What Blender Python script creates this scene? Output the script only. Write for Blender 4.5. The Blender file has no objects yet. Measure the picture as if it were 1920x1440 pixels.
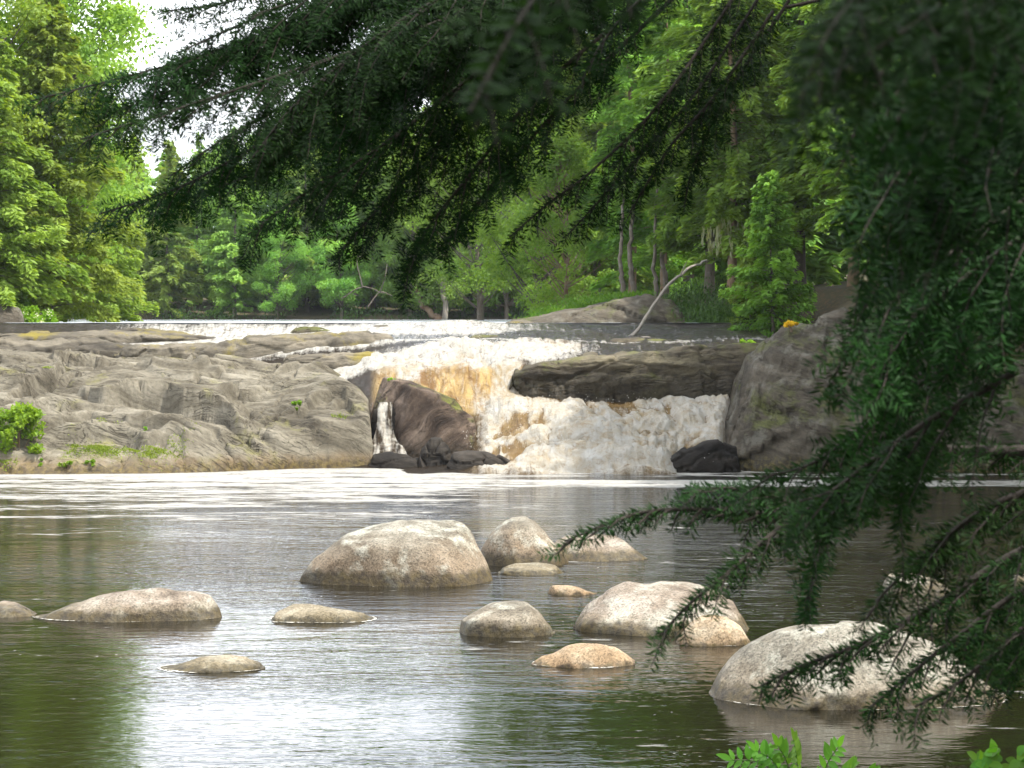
import bpy, math, random
import numpy as np
from mathutils import Vector

rng = np.random.default_rng(7)
random.seed(7)
SC = bpy.context.scene
COL = SC.collection
F = 4330.0                    # focal length in pixels of a 1920 px wide frame
CAMZ = 3.0
TH = math.atan(125.0 / F)     # camera pitch, downwards
cT, sT = math.cos(TH), math.sin(TH)

# ------------------------------------------------------------------ helpers
def P(px, py, Y):
    """world point at distance Y (metres ahead of the lens) for a direction given in photo pixels"""
    u = (px - 960.0) / F
    v = (720.0 - py) / F
    dy = cT + v * sT
    dz = -sT + v * cT
    k = Y / dy
    return np.array([u * k, Y, CAMZ + dz * k])

def XZ(px, py, Y):
    p = P(px, py, Y)
    return p[0], p[2]

def tag(o, label=None, cat=None, group=None, kind=None):
    if label: o['label'] = label
    if cat: o['category'] = cat
    if group: o['group'] = group
    if kind: o['kind'] = kind
    return o

def empty(name, loc, rz=0.0):
    o = bpy.data.objects.new(name, None)
    o.location = [float(c) for c in loc]
    o.rotation_euler = (0, 0, rz)
    o.empty_display_size = 0.2
    COL.objects.link(o)
    return o

def mesh_data(name, V, faces, mats, smooth=True, attrs=None, fmat=None):
    V = np.asarray(V, dtype=np.float32)
    me = bpy.data.meshes.new(name)
    if not isinstance(faces, (list, tuple)):
        faces = [faces]
    faces = [np.asarray(f, dtype=np.int32) for f in faces if len(f)]
    me.vertices.add(len(V))
    me.vertices.foreach_set('co', V.ravel())
    nl = sum(f.size for f in faces)
    npoly = sum(len(f) for f in faces)
    me.loops.add(nl)
    me.loops.foreach_set('vertex_index', np.concatenate([f.ravel() for f in faces]))
    me.polygons.add(npoly)
    tot = np.concatenate([np.full(len(f), f.shape[1], dtype=np.int32) for f in faces])
    st = np.concatenate([[0], np.cumsum(tot)[:-1]]).astype(np.int32)
    me.polygons.foreach_set('loop_start', st)
    me.polygons.foreach_set('loop_total', tot)
    me.polygons.foreach_set('use_smooth', np.full(npoly, smooth, dtype=bool))
    for m in (mats if isinstance(mats, (list, tuple)) else [mats]):
        me.materials.append(m)
    if fmat is not None:
        me.polygons.foreach_set('material_index', np.asarray(fmat, dtype=np.int32))
    for k, a in (attrs or {}).items():
        at = me.attributes.new(k, 'FLOAT', 'POINT')
        at.data.foreach_set('value', np.asarray(a, dtype=np.float32))
    me.update(calc_edges=True)
    me.validate()
    return me

def add(name, me, parent=None, loc=None, rz=None, scale=None):
    o = bpy.data.objects.new(name, me)
    COL.objects.link(o)
    if parent is not None: o.parent = parent
    if loc is not None: o.location = [float(c) for c in loc]
    if rz is not None: o.rotation_euler = (0, 0, rz)
    if scale is not None: o.scale = scale
    return o

def mk(name, V, faces, mats, parent=None, smooth=True, attrs=None, loc=None, fmat=None):
    return add(name, mesh_data(name, V, faces, mats, smooth, attrs, fmat), parent, loc)

# ---- vectorised value noise
def _h(ix, iy, iz, s):
    n = (ix * 374761393 + iy * 668265263 + iz * 2147483647 + s * 1274126177) & 0xffffffff
    n = ((n ^ (n >> 13)) * 1274126177) & 0xffffffff
    n = ((n ^ (n >> 16)) * 2246822519) & 0xffffffff
    n = n ^ (n >> 15)
    return (n & 0xffff) / 32767.5 - 1.0

def noise(p, s=0):
    p = np.asarray(p, dtype=np.float64)
    i = np.floor(p).astype(np.int64)
    f = p - i
    f = f * f * f * (f * (f * 6 - 15) + 10)
    x, y, z = i[..., 0], i[..., 1], i[..., 2]
    fx, fy, fz = f[..., 0], f[..., 1], f[..., 2]
    r = 0
    for dx in (0, 1):
        for dy in (0, 1):
            for dz in (0, 1):
                w = (fx if dx else 1 - fx) * (fy if dy else 1 - fy) * (fz if dz else 1 - fz)
                r = r + w * _h(x + dx, y + dy, z + dz, s)
    return r

def fbm(p, o=4, s=0, g=0.5):
    p = np.asarray(p, dtype=np.float64)
    a, t, n = 1.0, 0.0, 0.0
    for k in range(o):
        t = t + a * noise(p, s + k * 17)
        n += a
        a *= g
        p = p * 2.03 + 11.7
    return t / n

def ridged(p, o=4, s=0):
    p = np.asarray(p, dtype=np.float64)
    a, t, n = 1.0, 0.0, 0.0
    for k in range(o):
        t = t + a * (1 - np.abs(noise(p, s + k * 17)) * 2)
        n += a
        a *= 0.5
        p = p * 2.03 + 5.3
    return t / n

def cells(p, s=0, jit=0.9):
    """3-D Voronoi: distance to the nearest border (F2 - F1), a random value per cell and the offset from the cell's point"""
    p = np.asarray(p, float)
    sh = p.shape[:-1]
    p = p.reshape(-1, 3)
    i = np.floor(p).astype(np.int64)
    f1 = np.full(len(p), 9.0); f2 = np.full(len(p), 9.0)
    r = np.zeros((len(p), 3)); off = np.zeros((len(p), 3))
    for dx in (-1, 0, 1):
        for dy in (-1, 0, 1):
            for dz in (-1, 0, 1):
                c = i + np.array([dx, dy, dz])
                h = np.stack([_h(c[:, 0], c[:, 1], c[:, 2], s + k) for k in (1, 2, 3)], 1)
                d_ = c + 0.5 + 0.5 * jit * h - p
                d = np.sqrt((d_ ** 2).sum(1))
                m = d < f1
                f2 = np.where(m, f1, np.minimum(f2, d))
                f1 = np.where(m, d, f1)
                r[m] = h[m]; off[m] = -d_[m]
    return (f2 - f1).reshape(sh), r.reshape(sh + (3,)), off.reshape(sh + (3,))

def sstep(a, b, x):
    t = np.clip((x - a) / (b - a), 0, 1)
    return t * t * (3 - 2 * t)

def unit(v):
    v = np.asarray(v, dtype=np.float64)
    return v / (np.linalg.norm(v, axis=-1, keepdims=True) + 1e-12)

def grid_faces(nu, nv):
    i = np.arange(nu - 1)[:, None] * nv + np.arange(nv - 1)[None, :]
    i = i.ravel()
    return np.stack([i, i + nv, i + nv + 1, i + 1], 1)

def cards(c, ax, nrm, L, W, fold=0.0):
    """rhombic leaves: centre c, long axis ax, normal nrm"""
    n = len(c)
    ax = unit(ax)
    sd = unit(np.cross(nrm, ax))
    up = np.cross(ax, sd)
    L = np.broadcast_to(np.asarray(L, float), (n,))[:, None]
    W = np.broadcast_to(np.asarray(W, float), (n,))[:, None]
    V = np.empty((n, 4, 3))
    V[:, 0] = c - ax * L * 0.5
    V[:, 1] = c + sd * W * 0.5 + up * W * fold
    V[:, 2] = c + ax * L * 0.5
    V[:, 3] = c - sd * W * 0.5 + up * W * fold
    return V.reshape(-1, 3), np.arange(4 * n).reshape(n, 4)

def tube(pts, rad, ns=6):
    pts = np.asarray(pts, float)
    n = len(pts)
    rad = np.broadcast_to(np.asarray(rad, float), (n,))
    T = unit(np.gradient(pts, axis=0))
    ref = np.array([0.31, 0.12, 0.94]) if abs(T[0] @ np.array([0.31, 0.12, 0.94])) < 0.9 else np.array([1.0, 0.2, 0.1])
    A = unit(np.cross(T, ref))
    B = np.cross(T, A)
    an = np.linspace(0, 2 * math.pi, ns, endpoint=False)
    V = pts[:, None, :] + rad[:, None, None] * (np.cos(an)[None, :, None] * A[:, None, :] + np.sin(an)[None, :, None] * B[:, None, :])
    V = V.reshape(-1, 3)
    i = np.arange(n - 1)[:, None] * ns
    j = np.arange(ns)[None, :]
    j2 = (j + 1) % ns
    fc = np.stack([i + j, i + j2, i + ns + j2, i + ns + j], -1).reshape(-1, 4)
    return V, fc

class MB:
    """collects vertices and faces for one mesh"""
    def __init__(self):
        self.V, self.Q, self.T, self.n, self.A = [], [], [], 0, []
    def quads(self, V, Fq, a=0.0):
        self.V.append(V); self.Q.append(np.asarray(Fq) + self.n)
        self.A.append(np.broadcast_to(np.asarray(a, float), (len(V),)))
        self.n += len(V)
    def tris(self, V, Ft, a=0.0):
        self.V.append(V); self.T.append(np.asarray(Ft) + self.n)
        self.A.append(np.broadcast_to(np.asarray(a, float), (len(V),)))
        self.n += len(V)
    def data(self, name, mats, smooth=True):
        fs = []
        if self.Q: fs.append(np.concatenate(self.Q))
        if self.T: fs.append(np.concatenate(self.T))
        return mesh_data(name, np.concatenate(self.V), fs, mats, smooth, {'rnd': np.concatenate(self.A)})

def catmull(pts, n):
    pts = np.asarray(pts, float)
    q = np.vstack([2 * pts[0] - pts[1], pts, 2 * pts[-1] - pts[-2]])
    t = np.linspace(0, len(pts) - 1 - 1e-6, n)
    i = t.astype(int)
    f = (t - i)[:, None]
    a, b, c, d = q[i], q[i + 1], q[i + 2], q[i + 3]
    return 0.5 * (2 * b + (c - a) * f + (2 * a - 5 * b + 4 * c - d) * f ** 2 + (3 * b - a - 3 * c + d) * f ** 3)

# ------------------------------------------------------------------ materials
class NT:
    def __init__(self, name):
        self.m = bpy.data.materials.new(name)
        self.m.use_nodes = True
        self.t = self.m.node_tree
        self.t.nodes.clear()
        self.out = self.t.nodes.new('ShaderNodeOutputMaterial')
    def n(self, typ, **kw):
        nd = self.t.nodes.new(typ)
        for k, v in kw.items():
            if k.startswith('i_'):
                key = k[2:].replace('_', ' ')
                nd.inputs[key].default_value = v
            else:
                setattr(nd, k, v)
        return nd
    def l(self, a, b): self.t.links.new(a, b)
    def val(self, sock, v):
        if hasattr(v, 'is_linked') or isinstance(v, bpy.types.NodeSocket): self.l(v, sock)
        else: sock.default_value = v
    def math(self, op, a, b=0.0, c=None, clamp=False):
        nd = self.n('ShaderNodeMath', operation=op, use_clamp=clamp)
        self.val(nd.inputs[0], a); self.val(nd.inputs[1], b)
        if c is not None: self.val(nd.inputs[2], c)
        return nd.outputs[0]
    def noise(self, vec, scale, detail=4, rough=0.55, dist=0.0, out=0):
        nd = self.n('ShaderNodeTexNoise')
        self.l(vec, nd.inputs['Vector'])
        nd.inputs['Scale'].default_value = scale
        nd.inputs['Detail'].default_value = detail
        nd.inputs['Roughness'].default_value = rough
        nd.inputs['Distortion'].default_value = dist
        return nd.outputs[out]
    def ramp(self, fac, stops, interp='LINEAR'):
        nd = self.n('ShaderNodeValToRGB')
        cr = nd.color_ramp
        cr.interpolation = interp
        while len(cr.elements) < len(stops): cr.elements.new(0.5)
        for e, (p, c) in zip(cr.elements, stops):
            e.position = p
            e.color = (c, c, c, 1) if isinstance(c, (int, float)) else (*c, 1)
        self.l(fac, nd.inputs[0])
        return nd.outputs[0]
    def mix(self, fac, a, b, mode='MIX'):
        nd = self.n('ShaderNodeMix', data_type='RGBA', blend_type=mode)
        self.val(nd.inputs[0], fac)
        for s, v in ((nd.inputs[6], a), (nd.inputs[7], b)):
            if isinstance(v, tuple): s.default_value = (*v, 1)
            else: self.l(v, s)
        return nd.outputs[2]
    def mapv(self, vec, scale=(1, 1, 1), rot=(0, 0, 0), loc=(0, 0, 0)):
        if any(rot):
            r = self.n('ShaderNodeMapping')
            self.l(vec, r.inputs[0])
            r.inputs[2].default_value = rot
            vec = r.outputs[0]
        nd = self.n('ShaderNodeMapping')
        self.l(vec, nd.inputs[0])
        nd.inputs[1].default_value = loc
        nd.inputs[3].default_value = scale
        return nd.outputs[0]
    def pos(self): return self.n('ShaderNodeNewGeometry').outputs['Position']
    def obj(self): return self.n('ShaderNodeTexCoord').outputs['Object']
    def gen(self): return self.n('ShaderNodeTexCoord').outputs['Generated']
    def attr(self, name): return self.n('ShaderNodeAttribute', attribute_name=name).outputs['Fac']
    def sep(self, v):
        nd = self.n('ShaderNodeSeparateXYZ'); self.l(v, nd.inputs[0]); return nd.outputs
    def bump(self, h, strength=0.5, dist=0.05, nrm=None):
        nd = self.n('ShaderNodeBump')
        nd.inputs['Strength'].default_value = strength
        nd.inputs['Distance'].default_value = dist
        self.l(h, nd.inputs['Height'])
        if nrm is not None: self.l(nrm, nd.inputs['Normal'])
        return nd.outputs[0]
    def bsdf(self, color=None, rough=0.8, nrm=None, **kw):
        b = self.n('ShaderNodeBsdfPrincipled')
        if color is not None:
            if isinstance(color, tuple): b.inputs['Base Color'].default_value = (*color, 1)
            else: self.l(color, b.inputs['Base Color'])
        self.val(b.inputs['Roughness'], rough)
        if nrm is not None: self.l(nrm, b.inputs['Normal'])
        for k, v in kw.items():
            self.val(b.inputs[k.replace('_', ' ')], v)
        return b
    def done(self, sh):
        self.l(sh.outputs[0] if hasattr(sh, 'outputs') else sh, self.out.inputs[0])
        return self.m

def leaf_mat(name, c_lo, c_hi, trans=0.45, rough=0.55, tcol=None, spec=0.3, objvar=0.25):
    n = NT(name)
    r = n.attr('rnd')
    big = n.noise(n.pos(), 0.8, 3, 0.6)
    f = n.math('ADD', n.math('MULTIPLY', r, 0.65), n.math('MULTIPLY', n.math('SUBTRACT', big, 0.5), 1.0), clamp=True)
    col = n.mix(f, c_lo, c_hi)
    oi = n.n('ShaderNodeObjectInfo').outputs['Random']
    hs = n.n('ShaderNodeHueSaturation')
    n.l(col, hs.inputs['Color'])
    n.l(n.math('ADD', n.math('MULTIPLY', oi, 0.03 * objvar * 4), 0.5 - 0.010 * objvar * 4), hs.inputs['Hue'])
    n.l(n.math('ADD', n.math('MULTIPLY', oi, objvar * 1.6), 1 - objvar * 0.8), hs.inputs['Value'])
    b = n.bsdf(hs.outputs[0], rough, Specular_IOR_Level=spec)
    t = n.n('ShaderNodeBsdfTranslucent')
    tc = n.mix(1.0, hs.outputs[0], tcol or (1.35, 1.25, 0.45), 'MULTIPLY')
    n.l(tc, t.inputs['Color'])
    ms = n.n('ShaderNodeMixShader')
    ms.inputs[0].default_value = trans
    n.l(b.outputs[0], ms.inputs[1]); n.l(t.outputs[0], ms.inputs[2])
    return n.done(ms)

def bark_mat(name, a, b, lk=0.5):
    n = NT(name)
    p = n.mapv(n.obj(), (6, 6, 1.2))
    f = n.noise(p, 2.5, 5, 0.65)
    lich = n.ramp(n.noise(n.obj(), 3.0, 4, 0.6), [(0.55, 0.0), (0.7, 1.0)])
    col = n.mix(n.math('MULTIPLY', lich, lk), n.mix(f, a, b), (0.28, 0.29, 0.24))
    return n.done(n.bsdf(col, 0.9, n.bump(f, 0.8, 0.03)))

def rock_mat(name, cols, strata=(0.7, 2.5, 9.0), rot=(0, 0, 0), moss=0.0, moss_col=(0.075, 0.085, 0.015), moss_scale=0.9,
             wet_z=None, wet_h=0.3, stain=None, stain_z=(0, 1), speck=0.0, bump=0.6, bdist=0.06, dark_z=None, scale=1.0, lichen=0.0, warp=0.7, crk=0.12, st_h=0.7, fiss=0.0):
    """cols = (dark, mid, pale); wet_z: dark algae band up to that height; stain: colour below a height"""
    n = NT(name)
    p = n.pos()
    z = n.sep(p)[2]
    wv = n.n('ShaderNodeVectorMath', operation='MULTIPLY_ADD')
    n.l(n.noise(p, 0.6 * scale, 3, 0.5, 0, 1), wv.inputs[0]); wv.inputs[1].default_value = (warp,) * 3; n.l(p, wv.inputs[2])
    pw = wv.outputs[0]
    sp = n.mapv(pw, strata, rot)
    big = n.noise(p, 0.55 * scale, 5, 0.6, 0.4)
    st = n.noise(sp, 1.0 * scale, 7, 0.62, 0.5)
    fine = n.noise(p, 16 * scale, 6, 0.7)
    f = n.math('ADD', n.math('MULTIPLY', big, 0.45), n.math('MULTIPLY', st, 0.55))
    col = n.ramp(f, [(0.34, cols[0]), (0.47, cols[1]), (0.60, cols[2])])
    col = n.mix(0.55, col, n.ramp(fine, [(0.28, 0.25), (0.5, 0.75), (0.7, 1.0)]), 'MULTIPLY')
    if stain:
        zz = n.math('ADD', z, n.math('MULTIPLY', n.math('SUBTRACT', n.noise(p, 2.0, 4, 0.6), 0.5), 0.9 * (stain_z[1] - stain_z[0])))
        mr = n.n('ShaderNodeMapRange', interpolation_type='SMOOTHSTEP')
        n.l(zz, mr.inputs[0])
        mr.inputs[1].default_value, mr.inputs[2].default_value = stain_z
        mr.inputs[3].default_value, mr.inputs[4].default_value = 0.6, 0.0
        col = n.mix(mr.outputs[0], col, n.mix(n.noise(p, 5, 4, 0.6), stain, tuple(c * 0.55 for c in stain)))
    if lichen:
        lm = n.ramp(n.noise(p, 2.6, 6, 0.65), [(0.52, 0.0), (0.63, 1.0)])
        col = n.mix(n.math('MULTIPLY', lm, lichen), col, (0.31, 0.31, 0.26))
    if speck:
        vo = n.n('ShaderNodeTexVoronoi', feature='F1')
        n.l(p, vo.inputs['Vector'])
        vo.inputs['Scale'].default_value = 70
        sv = n.sep(vo.outputs['Color'])[0]
        col = n.mix(speck, col, n.ramp(sv, [(0.0, 0.12), (0.25, 0.5), (0.6, 0.75), (0.9, 1.0)]), 'OVERLAY')
    if moss:
        up = n.sep(n.n('ShaderNodeNewGeometry').outputs['Normal'])[2]
        mm = n.math('ADD', n.noise(p, moss_scale, 6, 0.68, 0.3), n.math('MULTIPLY', up, 0.06))
        mk_ = n.ramp(mm, [(0.62 - moss, 0.0), (0.74 - moss, 1.0)])
        col = n.mix(n.math('MULTIPLY', mk_, 0.85), col, n.mix(fine, moss_col, tuple(c * 2.2 for c in moss_col)))
    rough = 0.82
    if wet_z is not None:
        zz = n.math('ADD', z, n.math('MULTIPLY', n.math('SUBTRACT', n.noise(p, 7, 5, 0.7), 0.5), max(wet_h * 1.6, 0.22)))
        mr = n.n('ShaderNodeMapRange', interpolation_type='SMOOTHSTEP')
        n.l(zz, mr.inputs[0])
        mr.inputs[1].default_value, mr.inputs[2].default_value = wet_z, wet_z + wet_h
        mr.inputs[3].default_value, mr.inputs[4].default_value = 1.0, 0.0
        wc = n.mix(n.ramp(n.noise(p, 11, 4, 0.7), [(0.4, 0.0), (0.65, 1.0)]), (0.012, 0.010, 0.006), dark_z or (0.11, 0.085, 0.022))
        col = n.mix(n.math('MULTIPLY', mr.outputs[0], 0.78), col, wc)
        rough = n.math('SUBTRACT', 0.82, n.math('MULTIPLY', mr.outputs[0], 0.35))
    if fiss:
        fz = n.noise(n.mapv(pw, tuple(s_ * f_ for s_, f_ in zip(strata, (0.7, 1.0, 1.0))), rot, (7, 3, 2)), 1.0 * scale, 5, 0.6, 0.7)
        f1 = n.ramp(fz, [(0.44, 0.0), (0.455, 1.0), (0.47, 0.0)])
        f2 = n.ramp(fz, [(0.535, 0.0), (0.547, 1.0), (0.56, 0.0)])
        gate = n.ramp(n.noise(p, 0.9 * scale, 3, 0.6), [(0.42, 0.0), (0.56, 1.0)])
        fs_ = n.math('MULTIPLY', n.math('MAXIMUM', f1, f2), gate)
        col = n.mix(n.math('MULTIPLY', fs_, fiss), col, (0.018, 0.015, 0.011))
    h = n.math('ADD', n.math('MULTIPLY', st, st_h), n.math('MULTIPLY', fine, 0.26))
    crack = n.ramp(n.noise(n.mapv(pw, tuple(s * 0.55 for s in strata), rot, (3, 1, 7)), 1.0 * scale, 4, 0.55, 1.0), [(0.47, 0.0), (0.5, 1.0), (0.53, 0.0)])
    h = n.math('SUBTRACT', h, n.math('MULTIPLY', crack, crk))
    if fiss: h = n.math('SUBTRACT', h, n.math('MULTIPLY', fs_, 0.3))
    nr = n.bump(h, bump, bdist)
    return n.done(n.bsdf(col, rough, nr, Specular_IOR_Level=0.2))

# foliage
M_leaf_yel = leaf_mat('foliage_sunny', (0.13, 0.23, 0.03), (0.36, 0.49, 0.10), 0.5)
M_con_yel = leaf_mat('conifer_foliage_sunny', (0.13, 0.22, 0.03), (0.38, 0.50, 0.10), 0.5)
M_leaf_far = leaf_mat('foliage_far', (0.13, 0.25, 0.045), (0.36, 0.52, 0.11), 0.5)
M_con_far = leaf_mat('conifer_foliage_far', (0.13, 0.23, 0.045), (0.38, 0.52, 0.11), 0.5)
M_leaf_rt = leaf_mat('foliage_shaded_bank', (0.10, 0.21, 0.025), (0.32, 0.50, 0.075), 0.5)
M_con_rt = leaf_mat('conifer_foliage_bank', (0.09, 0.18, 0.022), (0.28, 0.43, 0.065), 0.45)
M_under_shade = leaf_mat('undergrowth_leaves_shade', (0.02, 0.048, 0.008), (0.065, 0.12, 0.016), 0.4)  # dark leaf colour holds the shade at the foot of the banks
M_bush = leaf_mat('bush_leaves', (0.13, 0.26, 0.018), (0.31, 0.47, 0.045), 0.5)
M_fern = leaf_mat('young_leaves', (0.06, 0.17, 0.015), (0.17, 0.34, 0.035), 0.5)
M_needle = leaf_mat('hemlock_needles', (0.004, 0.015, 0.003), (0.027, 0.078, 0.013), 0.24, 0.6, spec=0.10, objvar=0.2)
M_flower = leaf_mat('pale_blossom', (0.5, 0.48, 0.38), (0.75, 0.72, 0.6), 0.4, objvar=0.0)
M_yellow = leaf_mat('yellow_tuft', (0.55, 0.38, 0.02), (0.75, 0.55, 0.03), 0.4, objvar=0.0)
M_lichen = leaf_mat('hanging_lichen', (0.22, 0.24, 0.14), (0.36, 0.38, 0.24), 0.4, objvar=0.0)
M_moss = leaf_mat('moss_blades', (0.12, 0.18, 0.014), (0.28, 0.34, 0.035), 0.35, objvar=0.1)
M_bark = bark_mat('bark', (0.05, 0.04, 0.03), (0.16, 0.13, 0.10))
M_bark_pale = bark_mat('weathered_wood', (0.12, 0.10, 0.08), (0.27, 0.24, 0.20))
M_twig = bark_mat('twig_bark', (0.010, 0.007, 0.005), (0.028, 0.020, 0.014), 0.05)
M_bark_brown = bark_mat('brown_bark', (0.10, 0.06, 0.035), (0.24, 0.16, 0.10))

# rock
GR = ((0.038, 0.032, 0.023), (0.122, 0.107, 0.079), (0.228, 0.206, 0.160))
M_slab = rock_mat('slab_rock', GR, (0.5, 1.2, 4.2), (0.75, -0.30, 0.12), moss=0.02, moss_col=(0.09, 0.085, 0.03), warp=0.9, crk=0.0, st_h=0.4, fiss=0.8, wet_z=0.06, wet_h=0.22,
                  stain=(0.30, 0.19, 0.09), stain_z=(0.0, 0.4), bump=0.75, bdist=0.08)
M_ledge_wet = rock_mat('wet_ledge_rock', ((0.035, 0.030, 0.024), (0.10, 0.087, 0.066), (0.19, 0.165, 0.125)), (0.5, 1.5, 6), moss=0.05,
                       moss_col=(0.10, 0.08, 0.012), moss_scale=0.7, bump=0.8, bdist=0.06)
M_ledge_dark = rock_mat('dark_ledge_rock', ((0.02, 0.016, 0.012), (0.075, 0.062, 0.042), (0.18, 0.155, 0.10)), (0.5, 1.2, 3.2), (0.3, 0.1, 0), moss=0.09,
                        moss_col=(0.05, 0.055, 0.012), moss_scale=0.8, wet_z=1.6, wet_h=0.4, dark_z=(0.05, 0.04, 0.028), bump=0.9, bdist=0.08, fiss=0.7)
M_mid = rock_mat('ruddy_rock', ((0.014, 0.010, 0.008), (0.075, 0.053, 0.039), (0.185, 0.14, 0.108)), (0.8, 1.2, 4), (0.2, 0.75, 0), moss=0.02,
                 wet_z=0.25, wet_h=0.35, dark_z=(0.06, 0.045, 0.03), bump=0.9, bdist=0.07, fiss=0.7)
M_cliff = rock_mat('cliff_rock', ((0.022, 0.018, 0.012), (0.06, 0.05, 0.036), (0.115, 0.098, 0.074)), (0.7, 1.2, 4.5), (0, -0.25, 0), moss=0.05,
                   moss_col=(0.05, 0.055, 0.015), wet_z=0.1, wet_h=0.3, bump=0.8, bdist=0.08, lichen=0.18, fiss=0.35, crk=0.0)
M_black = rock_mat('black_wet_rock', ((0.006, 0.0055, 0.005), (0.018, 0.015, 0.012), (0.05, 0.042, 0.034)), (1, 1, 4), bump=0.7)
BC = ((0.054, 0.045, 0.033), (0.132, 0.118, 0.092), (0.222, 0.206, 0.168))
def boulder_mat(name, top, stain, sz, wet=0.07, wh=0.08, lichen=0.5, moss=0.0, dark_z=(0.07, 0.052, 0.016)):
    return rock_mat(name, top, (1.6, 1.6, 2.2), moss=moss, moss_col=(0.11, 0.115, 0.04), moss_scale=2.2, wet_z=wet, wet_h=wh, dark_z=dark_z, stain=stain,
                    stain_z=sz, speck=0.5, bump=0.9, bdist=0.04, scale=1.8, lichen=lichen, crk=0.0, warp=0.3)
M_b_big = boulder_mat('boulder_grey_over_rust', BC, (0.20, 0.14, 0.088), (0.2, 0.6), lichen=0.6, moss=0.0, wet=0.10, wh=0.10)
M_b_grey = boulder_mat('boulder_pale_grey', BC, (0.20, 0.155, 0.105), (0.02, 0.35), lichen=0.5)
M_b_orange = boulder_mat('boulder_orange', ((0.13, 0.088, 0.052), (0.235, 0.17, 0.105), (0.33, 0.265, 0.18)), (0.20, 0.13, 0.07), (0.0, 0.2), lichen=0.25, wet=0.0, wh=0.05)
M_b_olive = boulder_mat('boulder_olive', ((0.085, 0.07, 0.046), (0.165, 0.14, 0.098), (0.255, 0.222, 0.165)), (0.15, 0.12, 0.07), (0.0, 0.2), lichen=0.2, moss=0.0, wet=0.03, wh=0.05)
M_b_brown = boulder_mat('boulder_brown', ((0.075, 0.058, 0.043), (0.155, 0.125, 0.096), (0.26, 0.23, 0.19)), (0.17, 0.125, 0.065), (0.0, 0.22), lichen=0.4)

# ground
def ground_mat():
    n = NT('forest_floor')
    p = n.pos()
    a = n.noise(p, 0.7, 6, 0.65)
    b = n.noise(p, 9, 5, 0.7)
    col = n.mix(a, (0.035, 0.026, 0.016), (0.075, 0.07, 0.03))
    col = n.mix(n.ramp(b, [(0.5, 0.0), (0.65, 1.0)]), col, (0.12, 0.075, 0.035))
    return n.done(n.bsdf(col, 0.95, n.bump(b, 0.8, 0.05)))
M_ground = ground_mat()

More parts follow.
